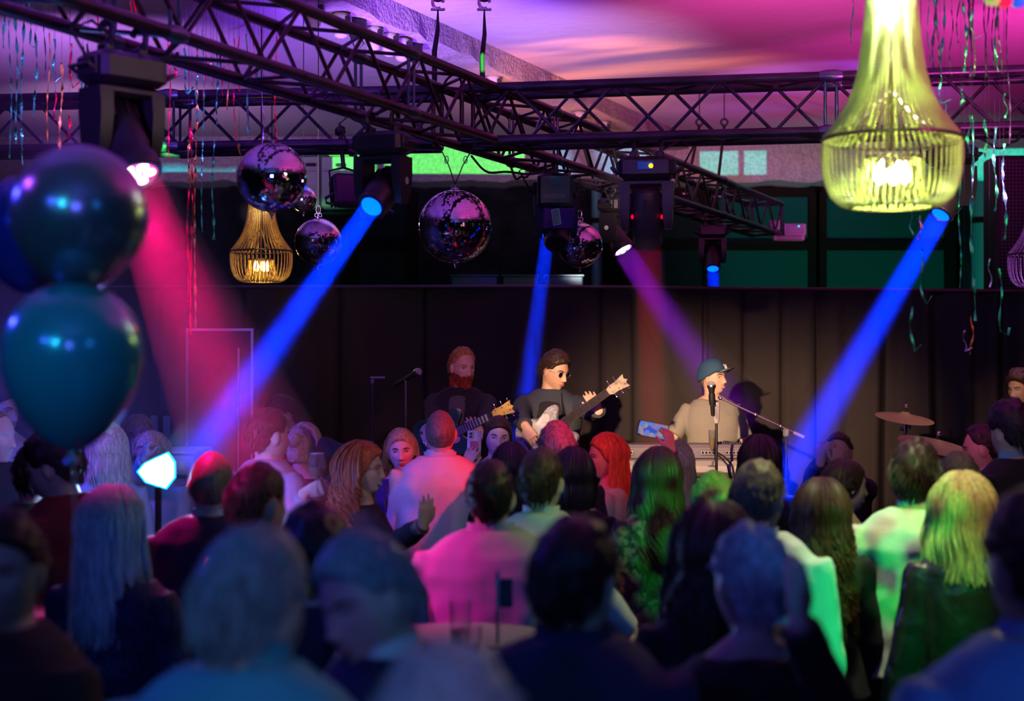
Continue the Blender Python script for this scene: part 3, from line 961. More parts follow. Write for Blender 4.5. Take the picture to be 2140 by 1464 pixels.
def mirror_ball(label, px, py, d, dia, zhang, tile=.0105, vcord=None, seed=1):
    random.seed(seed)
    c = at(px, py, d)
    t = thing('mirror_ball', label, 'mirror ball', c)
    r = dia / 2
    G().ball((0, 0, 0), r * .985, 40, 24).build('core', GROUT, t)
    g = G()
    rows = int(PI * r / tile)
    for i in range(rows):
        th = PI * (i + .5) / rows
        rr = r * math.sin(th)
        if rr < tile * .7:
            continue
        n = max(4, int(2 * PI * rr / tile))
        for k in range(n):
            ph = 2 * PI * (k + .5) / n
            nn = V((math.sin(th) * math.cos(ph), math.sin(th) * math.sin(ph), math.cos(th)))
            e1 = V((-math.sin(ph), math.cos(ph), 0))
            e2 = nn.cross(e1)
            nj = (nn + e1 * random.gauss(0, .018) + e2 * random.gauss(0, .018)).normalized()
            f1 = (e1 - nj * e1.dot(nj)).normalized() * (PI * rr / n) * .93
            f2 = nj.cross(f1).normalized() * tile * .465
            p = nn * r
            g.add([p - f1 - f2, p + f1 - f2, p + f1 + f2, p - f1 + f2], [(0, 1, 2, 3)])
    g.build('mirror_tiles', MIRR, t, smooth=False)
    g = G().lathe([(.022, r * .985), (.022, r + .006), (.008, r + .012)], 16)
    for s in (-1, 1):
        g.tube([(s * .012 + .010 * math.cos(q), 0, r + .02 + .012 * math.sin(q)) for q in [2 * PI * k / 12 for k in range(12)]], .0025, 6, closed=True)
    g.build('top_cap', CHROME, t)
    G().lathe([(.012, -r), (.009, -r - .008), (.004, -r - .02), (.006, -r - .026), (.001, -r - .03)], 12).build('bottom_finial', CHROME, t)
    if vcord:
        for (qx, qz) in vcord:
            g = G().tube([(.0, 0, r + .03), (qx * .3, 0, r + .03 + (qz - r) * .34), (qx, 0, qz)], .0032, 6)
            g.build('hanging_wire', RUBBER, t)
            m_ = V((qx * .4, 0, r + .03 + (qz - r) * .44))
            G().tube([m_ + V((.010 * math.cos(q), 0, .02 * math.sin(q))) for q in [2 * PI * k / 12 for k in range(12)]], .0025, 6, closed=True).build('snap_hook', CHROME, t)
    else:
        G().cyl((0, 0, r + .02), (0, 0, zhang - c.z), .003, 6).build('hanging_wire', RUBBER, t)
        if zhang < 4:
            G().cyl((-.16, .065, zhang - c.z), (.16, -.065, zhang - c.z), .008, 8).build('spreader_bar', BLACK, t)
        G().tube([(.014 * math.cos(q), 0, r + .055 + .026 * math.sin(q)) for q in [2 * PI * k / 14 for k in range(14)]], .003, 6, closed=True).build('snap_hook', CHROME, t)
    return t


mirror_ball('second mirror ball, hung on two crossing wires at the centre of the room', 951, 473, 8.53, .395, 3.2, vcord=((-.115, .50), (.14, .50)), seed=2)
mirror_ball('biggest looking mirror ball, in front of the golden chandelier', 568, 371, 6.76, .298, 3.2, tile=.0098, seed=3)
mirror_ball('small silvery mirror ball between the control box and the violet light', 1212, 512, 10.37, .297, 3.2, tile=.0098, seed=4)
mirror_ball('dim mirror ball crossed by the long blue beam', 665, 505, 10.0, .298, ZC, tile=.0098, seed=5)
mirror_ball('smallest mirror ball, half hidden behind the biggest looking one', 634, 416, 10.4, .17, ZC, tile=.009, seed=6)

# ------------------------------------------------------------------ balloons
def balloon(label, px, py, d, dia, m, tie, ribbon=None, stretch=1.22):
    c = at(px, py, d)
    t = thing('balloon', label, 'balloon', c)
    r = dia / 2
    prof = []
    for i in range(33):
        th = PI * (i / 32)
        z = math.cos(th)
        rr = math.sin(th)
        if z < 0:
            z *= stretch
            rr *= 1 - .20 * (-z / stretch) ** 2
        prof.append((max(.0004, rr * r), z * r))
    prof.reverse()
    G().lathe(prof, 48).build('skin', m, t)
    zb = -r * stretch
    G().lathe([(.006, zb + .004), (.005, zb - .006), (.016, zb - .022), (.014, zb - .024), (.003, zb - .012)], 14).build('knot', m, t)
    if ribbon:
        random.seed(7)
        pts = [(0, 0, zb - .01)] + [V((.006 * math.sin(i * .8), .004 * math.cos(i), zb - .01 - (c.z + zb - .04) * i / 30)) for i in range(1, 31)]
        G().tube(pts, .0042, 6, flat=.3).build('ribbon', mat('lilac_ribbon', (.6, .5, .7), .4), t)
        G().lathe([(.05, 0), (.06, .01), (.05, .05), (.02, .06)], 16, Matrix.Translation((0, 0, -c.z))).build('weight', CHROME, t)
    return t


BAL_D = mat('chrome_dark_balloon', (.30, .31, .36), .24, .75)
BAL_T = mat('teal_balloon', (.02, .36, .42), .24, .25, coat=.6)
BAL_B = mat('blue_balloon', (.05, .12, .6), .25, .3, coat=.5)
balloon('dark pearly balloon floating above the teal one', 165, 446, 3.3, .285, BAL_D, None, stretch=1.16)
balloon('teal balloon with a long ribbon hanging down', 151, 735, 3.22, .285, BAL_T, None, ribbon=True, stretch=1.42)
balloon('glossy blue balloon peeping out behind the dark one', 62, 478, 3.75, .255, BAL_B, None)
l = bpy.data.lights
# small coloured bunting corner showing at the very top
for k, (px, c, lab) in enumerate(((2077, (.45, .6, .15), 'yellow green party lantern at the top beside the red one'), (2100, (.9, .02, .08), 'red party lantern between the green and blue ones'), (2128, (.02, .15, .8), 'blue party lantern in the upper corner'))):
    p = at(px, -8 - (4 if k == 0 else 0), 4.4)
    t = thing('party_lantern', lab, 'lantern', p)
    G().lathe([(.01, .03), (.022, .022), (.028, 0), (.022, -.022), (.01, -.03)], 18).build('shade', mat('lantern%d' % k, c, .5, emit=c, es=.8), t)
    G().cyl((0, 0, .03), (0, 0, 4.5 - p.z), .002, 6).build('cord', BLACK, t)

# ------------------------------------------------------------------ hanging foil strands
FOIL = {'g': mat('foil_green_light_tint', (.05, .75, .22), .28, .92, bump=.6, bump_s=25),  # coloured stage light on silvery foil put into these base colours
        'y': mat('foil_gold_light_tint', (.75, .62, .08), .28, .92, bump=.6, bump_s=25),
        'r': mat('foil_red_light_tint', (.9, .03, .06), .28, .92, bump=.6, bump_s=25),
        's': mat('silver_foil_strand', (.7, .7, .75), .28, .92, bump=.6, bump_s=25),
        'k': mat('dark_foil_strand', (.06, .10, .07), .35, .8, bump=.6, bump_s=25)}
FN = {'g': 'green-light tinted', 'y': 'gold-light tinted', 'r': 'red-light tinted', 's': 'silver', 'k': 'dark'}
SHP = {'t': 'thin straight', 'c': 'curl ended', 'w': 'twisted wide'}


ORD = ['first', 'second', 'third', 'fourth', 'fifth', 'sixth', 'seventh', 'eighth', 'ninth', 'tenth', 'eleventh', 'twelfth', 'thirteenth', 'fourteenth', 'fifteenth', 'sixteenth', 'seventeenth', 'eighteenth', 'nineteenth', 'twentieth']
ORD += ['twenty-' + q for q in ORD[:9]] + ['thirtieth'] + ['thirty-' + q for q in ORD[:9]] + ['fortieth']


def strand(px, y0, y1, d, c, shape, where, rank, wd=.006):
    a = at(px, y0, d)
    b = at(px + random.uniform(-4, 4), y1, d)
    L = a.z - b.z
    n = max(8, int(L / .02))
    g = G()
    ph = random.random() * 6
    tw = random.uniform(6, 14)
    vs, fs = [], []
    W_ = wd if shape != 't' else wd * .6
    for i in range(n + 1):
        u = i / n
        x = (b.x - a.x) * u + .006 * math.sin(u * 7 + ph)
        z = -L * u
        y = .004 * math.cos(u * 9 + ph)
        if shape == 'c' and u > .88:
            q = (u - .88) / .12 * PI * 1.3
            rr = .022
            x += rr * (1 - math.cos(q))
            z = -L * .88 - rr * math.sin(q)
        ang = ph + tw * u * L * 3
        wv = W_ * (1 + .5 * math.sin(u * 31 + ph) * (shape == 'w'))
        e = V((math.cos(ang), math.sin(ang), 0)) * wv
        nn = V((-math.sin(ang), math.cos(ang), 0)) * .0006
        p = V((x, y, z))
        vs += [p - e - nn, p + e - nn, p + e + nn, p - e + nn]
    for i in range(n):
        for k in range(4):
            fs.append((i * 4 + k, i * 4 + (k + 1) % 4, i * 4 + 4 + (k + 1) % 4, i * 4 + 4 + k))
    fs += [(3, 2, 1, 0), (n * 4, n * 4 + 1, n * 4 + 2, n * 4 + 3)]
    g.add(vs, fs)
    o = g.build('foil_strand', FOIL[c], smooth=False, loc=a)
    if a.z < ZC - .01:
        G().cyl((0, 0, -.01), (0, 0, ZC - a.z), .0007, 4).build('thread', BLACK, o)
    return tag(o, '%s foil strand from the left %s, %s and %s' % (ORD[rank], where, FN[c], SHP[shape]), 'streamer', 'foil strands ' + where)


random.seed(21)
# left bundle: hung from the ceiling in front of the lavender wall
LEFT = [(20, 40, 330, 'g', 't'), (32, 20, 300, 'g', 'w'), (47, -40, 345, 'g', 'w'), (75, 60, 250, 'g', 'w'), (102, 68, 295, 'y', 't'), (112, 80, 175, 'g', 'c'),
        (128, 130, 320, 'y', 'w'), (146, 90, 190, 'r', 'c'), (172, 96, 290, 'g', 'w'), (183, 90, 200, 'k', 'c'), (240, 100, 330, 'g', 'c'), (60, -40, 110, 'g', 'c'),
        (8, -40, 100, 'g', 'w'), (90, -20, 160, 'k', 't'), (115, 190, 250, 'r', 't'), (145, 230, 290, 'r', 'w'), (205, -40, 210, 'r', 't'), (235, -40, 160, 'k', 't'), (275, -40, 55, 'r', 't'), (282, -30, 50, 'r', 'c')]
for q in LEFT:
    strand(q[0], q[1], q[2], 7.4 + random.uniform(-.3, .3), q[3], q[4], 'above the balloons', sorted(LEFT).index(q))
MID = [(352, 60, 330, 'r', 't'), (365, 140, 165, 'r', 'c'), (385, 100, 200, 'g', 'c'), (395, 290, 400, 'y', 'w'), (410, 95, 690, 'y', 'w'), (400, 250, 700, 'r', 'w'), (394, 395, 630, 'r', 'w'),
       (424, 60, 485, 'g', 't'), (445, 290, 500, 'g', 'w'), (440, 80, 180, 'y', 'w'), (452, 90, 260, 'g', 'w'), (465, 85, 200, 'r', 't'), (478, 90, 230, 'y', 't'), (488, 80, 290, 'r', 't'),
       (500, 300, 350, 'y', 'w'), (515, 70, 280, 'g', 't'), (522, 140, 270, 'k', 't'), (531, 85, 180, 'r', 't'), (550, 170, 300, 's', 't'), (412, 150, 260, 'g', 'w'), (430, 70, 210, 'r', 't'), (460, 75, 150, 'k', 'c'), (575, 60, 330, 'r', 't'), (497, 75, 190, 'r', 't'), (540, 100, 175, 'g', 'c')]
for q in MID:
    strand(q[0], q[1], q[2], 7.9 + random.uniform(-.3, .3), q[3], q[4], 'near the golden chandelier', sorted(MID).index(q))
random.seed(5)
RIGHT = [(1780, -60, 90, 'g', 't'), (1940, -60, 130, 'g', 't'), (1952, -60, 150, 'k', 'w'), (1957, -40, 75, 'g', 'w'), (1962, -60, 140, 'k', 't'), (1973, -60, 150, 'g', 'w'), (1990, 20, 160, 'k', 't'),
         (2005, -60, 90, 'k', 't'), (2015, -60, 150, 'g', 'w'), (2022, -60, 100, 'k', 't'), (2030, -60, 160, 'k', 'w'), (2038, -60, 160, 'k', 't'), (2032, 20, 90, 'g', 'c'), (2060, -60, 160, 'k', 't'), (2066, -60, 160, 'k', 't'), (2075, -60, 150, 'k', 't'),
         (2083, -40, 150, 'g', 'w'), (2088, -60, 155, 'k', 't'), (2106, -60, 300, 'k', 't'), (1965, 150, 225, 'g', 'c'), (1975, 215, 250, 'g', 'w'), (2012, 185, 220, 'g', 'w'), (2101, 195, 245, 'g', 't'),
         (2027, 240, 320, 'g', 'w'), (2031, 240, 670, 'g', 'w'), (2080, 265, 440, 'g', 'w'), (2098, 300, 500, 'g', 'w'), (1903, 440, 490, 'g', 't'), (1925, 450, 500, 's', 'w'), (1926, 520, 640, 'g', 'c'), (1904, 640, 740, 'g', 'c'),
         (2090, 560, 710, 'g', 'c'), (2068, 540, 600, 's', 't'), (2008, 350, 600, 'g', 't'), (2016, 690, 740, 's', 'c'), (2032, 660, 740, 'y', 't'), (2060, 250, 330, 'g', 'w')]
for q in RIGHT:
    strand(q[0], q[1], q[2], 7.0 + random.uniform(-.3, .3), q[3], q[4], 'near the large chandelier', sorted(RIGHT).index(q))

# ------------------------------------------------------------------ loudspeaker stack behind the curtain end
t = thing('loudspeaker', 'tall black loudspeaker with perforated grille behind the curtain end', 'loudspeaker', (at(2125, 500, 14).x, 14.0, 0))
G().box((0, .2, 1.9), (.36, .4, 3.8), bev=.02).build('cabinet', BLACK, t)
g = G()
for r_ in range(40):
    for c_ in range(9):
        g.lathe([(.0065, 0), (.0065, .004)], 6, frame((-.13 + c_ * .032, -.006, 2.5 + r_ * .032), (0, -1, 0)))
g.build('grille', mat('teal_grille', (.12, .4, .38), .4), t)

# ------------------------------------------------------------------ bright lamp amid the crowd, and the chair backs there
c = at(331, 985, 6.3)
t = thing('floor_lamp_head', 'blinding white light panel shining between the guests', 'lamp', (c.x, c.y, 0))
G().cyl((0, 0, 0), (0, 0, c.z - .06), .014, 10).build('pole', BLACK, t)
G().lathe([(.14, 0), (.14, .02), (.02, .03)], 20).build('foot', BLACK, t)
poly = [(-.075, .0), (-.045, .038), (.03, .062), (.062, .02), (.06, -.035), (.035, -.07), (-.01, -.05), (-.05, -.03)]
Mx = frame((0, 0, c.z), (0.1, -1, .05), (1, 0, 0))
G().prism([(x * 1.05, y * 1.05) for x, y in poly], -.03, -.002, Mx @ Matrix.Scale(-1, 4, (0, 1, 0))).build('lamp_housing', BLACK, t)
G().loft([[Mx @ Matrix.Scale(-1, 4, (0, 1, 0)) @ V((x * q, y * q, z)) for x, y in poly] for q, z in ((1.12, 0), (1.12, .006), (1.0, .007), (1.0, 0))], caps=False, closed=True).build('bloom_rim', led_mat('cyan_bloom', (.0, .35, 1), 5), t)  # glowing strip added to imitate lens bloom around the panel
G().prism(poly, -.001, .008, Mx @ Matrix.Scale(-1, 4, (0, 1, 0))).build('glowing_panel', led_mat('white_panel', (.35, .75, 1), 16), t)
l = bpy.data.lights.new('panel_light', 'AREA')
l.shape = 'DISK'
l.size = .12
l.energy = 14
l.color = (.25, .45, 1)
o = bpy.data.objects.new('panel_light', l)
o.location = c + V((0, -.03, 0))
o.rotation_euler = aim(c, c + V((-.1, -1, -.05)))
COL.objects.link(o)
l = bpy.data.lights.new('panel_glow', 'POINT')
l.energy = 26
l.color = (.10, .20, 1)
l.shadow_soft_size = .08
o = bpy.data.objects.new('panel_glow', l)
o.location = c + V((0, .25, .02))
COL.objects.link(o)
BLUEW = mat('pale_blue_frame', (.25, .45, .75), .4)
for k, (px, lab) in enumerate(((348, 'pale blue chair back standing beside the booth'), (322, 'pale blue chair back close behind the white light panel'))):
    p = at(px, 868, 9.9 if k == 0 else 10.6)
    t = thing('chair', lab, 'chair', (p.x, p.y, 0))
    G().box((-.0, 0, p.z - .2), (.045, .03, .4), bev=.008).build('backrest', BLUEW, t)
    G().box((.1, 0, .46), (.4, .4, .04), bev=.01).build('seat', BLUEW, t)
    for (sx, sy) in ((-.08, -.18), (-.08, .18), (.28, -.18), (.28, .18)):
        G().cyl((sx, sy, 0), (sx, sy, .45), .015, 8).build('leg', BLUEW, t)
    G().box((-.0, 0, (p.z - .4 + .46) / 2), (.03, .025, p.z - .4 - .46 + .1)).build('back_post', BLUEW, t)
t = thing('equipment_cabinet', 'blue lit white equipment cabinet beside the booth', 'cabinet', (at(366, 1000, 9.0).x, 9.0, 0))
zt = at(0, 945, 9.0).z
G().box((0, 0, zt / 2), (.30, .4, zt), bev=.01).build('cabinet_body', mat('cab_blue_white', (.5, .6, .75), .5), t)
g = G()
for i in range(5):
    g.box((0, -.21, zt - .12 - i * .06), (.22, .015, .02), bev=.004)
g.build('drawer_slots', BLACK, t)
G().box((0, 0, zt + .012), (.34, .42, .02), bev=.005).build('cabinet_top', mat('cab_blue_white'), t)

# drifting haze that glows around the light panel
g = G().ball((0, 0, 0), (1.75, 2.15, 1.75), 32, 20)
mh = bpy.data.materials.new('haze_drift')
mh.use_nodes = True
nt = mh.node_tree
nt.nodes.remove(nt.nodes['Principled BSDF'])
vs = nt.nodes.new('ShaderNodeVolumeScatter')
tc = nt.nodes.new('ShaderNodeTexCoord')
gr = nt.nodes.new('ShaderNodeTexGradient')
gr.gradient_type = 'SPHERICAL'
mp = nt.nodes.new('ShaderNodeMapping')
mp.inputs['Scale'].default_value = (1 / 1.75, 1 / 2.15, 1 / 1.75)
mu = nt.nodes.new('ShaderNodeMath')
mu.operation = 'MULTIPLY'
mu.inputs[1].default_value = .24
nt.links.new(tc.outputs['Object'], mp.inputs[0])
nt.links.new(mp.outputs[0], gr.inputs[0])
nt.links.new(gr.outputs['Fac'], mu.inputs[0])
nt.links.new(mu.outputs[0], vs.inputs['Density'])
nt.links.new(vs.outputs[0], nt.nodes['Material Output'].inputs['Volume'])
tag(g.build('haze', mh, loc=(-2.75, 8.4, 1.8)), 'blue haze drifting behind the white light panel', 'haze', kind='stuff')
# ------------------------------------------------------------------ instruments and stands on stage
IVORY = mat('ivory_paint', (.72, .68, .6), .35)
SYNTH = mat('synth_grey', (.20, .18, .22), .4)
KEYW = mat('key_white', (.85, .85, .82), .3)
k0, k1 = at(1285, 950, 10.6), at(1548, 950, 10.6)
W_ = k1.x - k0.x
cx = (k0.x + k1.x) / 2
zt = at(0, 926, 10.6).z
t = thing('piano_stand', 'white piano shaped stand carrying the grey keyboard', 'stand', (cx, 10.6, ST))
hz_ = at(0, 962, 10.45).z - ST
G().box((0, 0, hz_ - .05), (W_ + .1, .5, .10), bev=.03).build('top_shelf', IVORY, t)
G().box((0, -.22, hz_ - .34), (W_ + .04, .03, .46), bev=.01).build('front_panel', IVORY, t)
G().box((0, -.245, hz_ - .13), (W_ + .08, .03, .03), bev=.008).build('lower_ledge', IVORY, t)
for s in (-1, 1):
    G().box((s * W_ / 2, 0, (hz_ - .1) / 2), (.05, .44, hz_ - .1), bev=.01).build('side_leg', IVORY, t)
t = thing('keyboard', 'grey stage keyboard seen from behind with its sockets and knobs', 'keyboard', (cx, 10.6, ST + hz_))
hk = zt - ST - hz_
g = G()
g.loft([[V((x, y, z)) for (y, z) in ((-.17, 0), (.17, 0), (.17, hk * .55), (.10, hk), (-.15, hk), (-.175, hk * .8))] for x in (-W_ / 2, W_ / 2)])
g.build('case', SYNTH, t, smooth=False)
for s in (-1, 1):
    G().box((s * (W_ / 2 + .008), 0, hk * .5), (.018, .35, hk + .006), bev=.006).build('end_cheek', BLACK, t)
for i, x in enumerate((-.36, -.18, .18, .34)):
    G().box((x, -.178, hk * .52), (.10, .008, .035), bev=.008).build('socket_plate', mat('plate_grey', (.4, .38, .38), .3, .6), t)
    g = G()
    for j in range(4):
        g.lathe([(.007, 0), (.007, .006), (.004, .006)], 10, frame((x - .035 + j * .023, -.182, hk * .52), (0, -1, 0)))
    g.build('sockets', CHROME, t)
g = G()
for i in range(9):
    g.lathe([(.007, 0), (.008, .012), (.005, .016)], 8, Matrix.Translation((.24 + i * .021, -.05 - .02 * (i % 2), hk)))
g.build('knobs', BLACK, t)
g = G()
for i in range(34):
    g.box((-W_ / 2 + .03 + i * .0225, .12, hk * .62), (.021, .12, .02), bev=.002)
g.build('keys', KEYW, t)
G().box((0, -.18, hk * .15), (W_ * .96, .01, .006)).build('gap_shade_strip', BLACK, t)  # solid black strip painted in as the shade of a gap
for (x, lab) in ((.215, 'first'), (.245, 'second')):
    G().tube([(x, -.18, hk * .5), (x + .03, -.24, hk * .35), (x + .08, -.27, -.02), (x + .1, -.27, -.12)], .006, 6).build('cable', RUBBER, t)
# champagne flute on the keyboard shelf
def flute(label, p, s=1.0, liq=(.9, .65, .3), fill=.45):
    t = thing('champagne_flute', label, 'glass', p)
    gm = mat('thin_glass', (1, 1, 1), .02, trans=.95, ior=1.2, alpha=.55)
    G().lathe([(.030 * s, 0), (.030 * s, .002), (.004, .006), (.0035, .09 * s), (.008, .10 * s)], 20).build('foot_and_stem', gm, t)
    pr = [(.004, .10), (.014, .115), (.020, .15), (.023, .19), (.022, .235)]
    G().lathe([(a * s, b * s) for a, b in pr] + [(a * s - .0012, b * s) for a, b in reversed(pr)], 20, caps=False).build('bowl', gm, t)
    G().lathe([(.003, .103 * s), (.0125 * s, .116 * s), (.018 * s, .15 * s), (.0205 * s, (.15 + .08 * fill) * s)], 16).build('wine', mat('champagne', liq, .1, trans=.3, emit=None), t)
    return t


flute('champagne flute standing on the white piano stand', at(1488, 973, 10.33), 1.0)
# microphones ----------------------------------------------------------
MICG = mat('mic_grille', (.7, .7, .72), .5, .3, bump=.8, bump_s=900)


def mic(t, M):
    G().lathe([(.010, -.17), (.012, -.16), (.016, -.03), (.020, -.01), (.021, 0)], 16, M).build('mic_body', BLACK, t)
    G().ball((0, 0, 0), (.026, .026, .028), 18, 12).xf(M @ Matrix.Translation((0, 0, .02))).build('mic_head', MICG, t)
    G().lathe([(.0225, .0), (.0275, .012), (.0275, .02), (.0265, .026)], 18, M, caps=False).build('mic_ring', STEEL, t)


def tripod(t, z0, r=.28):
    for k in range(3):
        a = 2 * PI * k / 3 + .4
        G().cyl((0, 0, z0 + .22), (r * math.cos(a), r * math.sin(a), z0 + .012), .009).ball((r * math.cos(a), r * math.sin(a), z0 + .013), .013).build('leg', BLACK, t)


b = at(1497, 830, 9.9)
t = thing('microphone_stand', 'black microphone stand with grey grip in front of the singer', 'microphone stand', (b.x, b.y, 0))
zz = b.z
tripod(t, ST)
G().cyl((0, 0, ST + .15), (0, 0, zz - .02), .009, 12).build('pole', BLACK, t)
G().lathe([(.012, 0), (.020, .02), (.022, .1), (.024, .13), (.015, .135)], 16, Matrix.Translation((0, 0, at(0, 884, 9.9).z))).build('grip', mat('grey_grip', (.42, .4, .42), .4), t)
G().box((0, -.018, zz - .09), (.012, .01, .09), bev=.003).build('lever', STEEL, t)
m0 = at(1487, 812, 9.85) - V((b.x, b.y, 0))
dirm = V((-.06, -.12, 1)).normalized()
mic(t, frame(m0, dirm))
G().lathe([(.018, -.10), (.022, -.06), (.020, -.03)], 16, frame(m0, dirm)).build('mic_clip', BLACK, t)
G().cyl((0, 0, zz - .05), m0 - dirm * .1, .012).build('joint', STEEL, t)
# boom across to a second stand
b2 = at(1643, 905, 10.0)
t = thing('boom_stand', 'boom arm slanting from the singer microphone to its own stand', 'microphone stand', (b2.x, b2.y, 0))
tripod(t, ST)
G().cyl((0, 0, ST + .2), (0, 0, b2.z), .007, 10).build('pole', BLACK, t)
G().box((0, 0, b2.z + .005), (.04, .03, .06), bev=.01).lathe([(.012, 0), (.012, .01)], 12, frame((0, -.016, b2.z + .01), (0, -1, 0))).build('clutch', mat('grey_clutch', (.3, .3, .36), .35, .5), t)
q0, q1 = at(1500, 829, 10.0) - V((b2.x, b2.y, 0)), at(1680, 913, 10.0) - V((b2.x, b2.y, 0))
G().cyl(q0, q1, .0065, 10).build('boom_arm', STEEL, t)
for u in (.03, .44, .73):
    G().ball(q0.lerp(q1, u), .012).build('boom_knob', STEEL, t)
G().cyl(q0.lerp(q1, .88), q1, .0115, 10).build('counterweight', mat('mauve_rubber', (.3, .25, .36), .5), t)
# microphone on a straight stand left of the guitarist
b = at(848, 795, 10.35)
t = thing('microphone_stand', 'thin black microphone stand with the microphone pointing up beside the guitarist', 'microphone stand', (b.x, b.y, 0))
tripod(t, ST)
G().cyl((0, 0, ST + .15), (0, 0, b.z), .008, 10).build('pole', mat('stand_grey', (.12, .10, .13), .4, .5), t)
m0 = at(868, 780, 10.35) - V((b.x, b.y, 0))
dirm = V((.9, -.3, .5)).normalized()
mic(t, frame(m0, dirm))
G().cyl((0, 0, b.z - .01), m0 - dirm * .09, .012).build('mic_clip', BLACK, t)
b = at(778, 795, 10.4)
t = thing('stand_rack', 'black stand with a small grey clamp near the dark curtain', 'stand', (b.x, b.y, 0))
tripod(t, ST)
G().cyl((0, 0, ST + .15), (0, 0, b.z), .009, 10).build('pole', mat('dark_pole', (.03, .03, .045), .5), t)
G().box((.035, 0, b.z + .02), (.10, .02, .015), bev=.004).ball((0, 0, b.z - .005), (.014, .014, .02)).build('clamp', mat('clamp_grey', (.3, .26, .36), .4), t)
# drum kit pieces --------------------------------------------------------
BRONZE = mat('cymbal_bronze', (.55, .42, .20), .6, .35, bump=.15, bump_s=120)


def cymbal(label, px, py, d, wpx, tilt, stand=True):
    c = at(px, py, d)
    t = thing('cymbal', label, 'cymbal', c)
    r = wpx / 2 / F * d
    M = Euler((R(tilt[0]), R(tilt[1]), 0)).to_matrix().to_4x4()
    G().lathe([(.012, .028), (.025, .026), (.042, .012), (.06, .006), (r * .7, -.008), (r, -.02), (r, -.0215), (r * .7, -.010), (.06, .004), (.04, .009), (.012, .024)], 48, M, caps=False).build('disc', BRONZE, t)
    G().cyl(M @ V((0, 0, .02)), M @ V((0, 0, .06)), .007).ball(M @ V((0, 0, .068)), .014).build('wing_nut', CHROME, t)
    g = G().cyl((0, 0, -c.z + ST + .15), (0, 0, -.01), .010, 12)
    g.cyl((0, 0, -.12), (0, 0, -.05), .018).ball((-.03, -.01, -.09), .014).ball((.03, -.01, -.08), .014).cyl((0, 0, -.4), (0, 0, -.36), .018)
    g.build('stand_pole', CHROME, t)
    for k in range(3):
        a = 2 * PI * k / 3
        G().cyl((0, 0, ST + .3 - c.z), (.25 * math.cos(a), .25 * math.sin(a), ST + .01 - c.z), .008).build('leg', CHROME, t)


cymbal('upper crash cymbal on a chrome stand', 1891, 868, 10.9, 122, (10, 6))
cymbal('lower ride cymbal half behind the green lit heads', 1957, 926, 10.35, 160, (11, 10))
c = at(2138, 968, 10.8)
t = thing('snare_drum', 'chrome edged drum at the photo edge behind the dark suit', 'drum', (c.x + .12, c.y, ST))
h = c.z - ST
G().lathe([(.17, h - .12), (.17, h)], 32).build('shell', STEEL, t)
G().lathe([(.172, h - .004), (.178, h - .002), (.178, h + .012), (.168, h + .012)], 32, caps=False).lathe([(.172, h - .125), (.178, h - .12), (.178, h - .108)], 32, caps=False).build('rim', CHROME, t)
G().lathe([(.0005, h + .003), (.168, h + .004)], 32, caps=False).build('drum_skin', WHITE, t)
for k in range(10):
    a = 2 * PI * k / 10
    G().box((.182 * math.cos(a), .182 * math.sin(a), h - .06), (.016, .016, .05), Matrix.Rotation(a, 3, 'Z'), .004).cyl((.186 * math.cos(a), .186 * math.sin(a), h - .12), (.186 * math.cos(a), .186 * math.sin(a), h + .01), .003, 6).build('tension_lug', CHROME, t)
for k in range(3):
    a = 2 * PI * k / 3
    G().cyl((0, 0, h - .13), (.2 * math.cos(a), .2 * math.sin(a), .01), .01).build('leg', CHROME, t)
t = thing('bar_stool', 'drum stool under the drummer at the photo edge', 'stool', (at(2158, 900, 11.4).x, 11.4, ST))
G().lathe([(.02, .60), (.16, .61), (.17, .64), (.15, .67), (.02, .675)], 24).build('seat', BLACK, t)
G().cyl((0, 0, .1), (0, 0, .61), .02).build('post', CHROME, t)
for k in range(3):
    a = 2 * PI * k / 3
    G().cyl((0, 0, .3), (.22 * math.cos(a), .22 * math.sin(a), .01), .01).build('leg', CHROME, t)


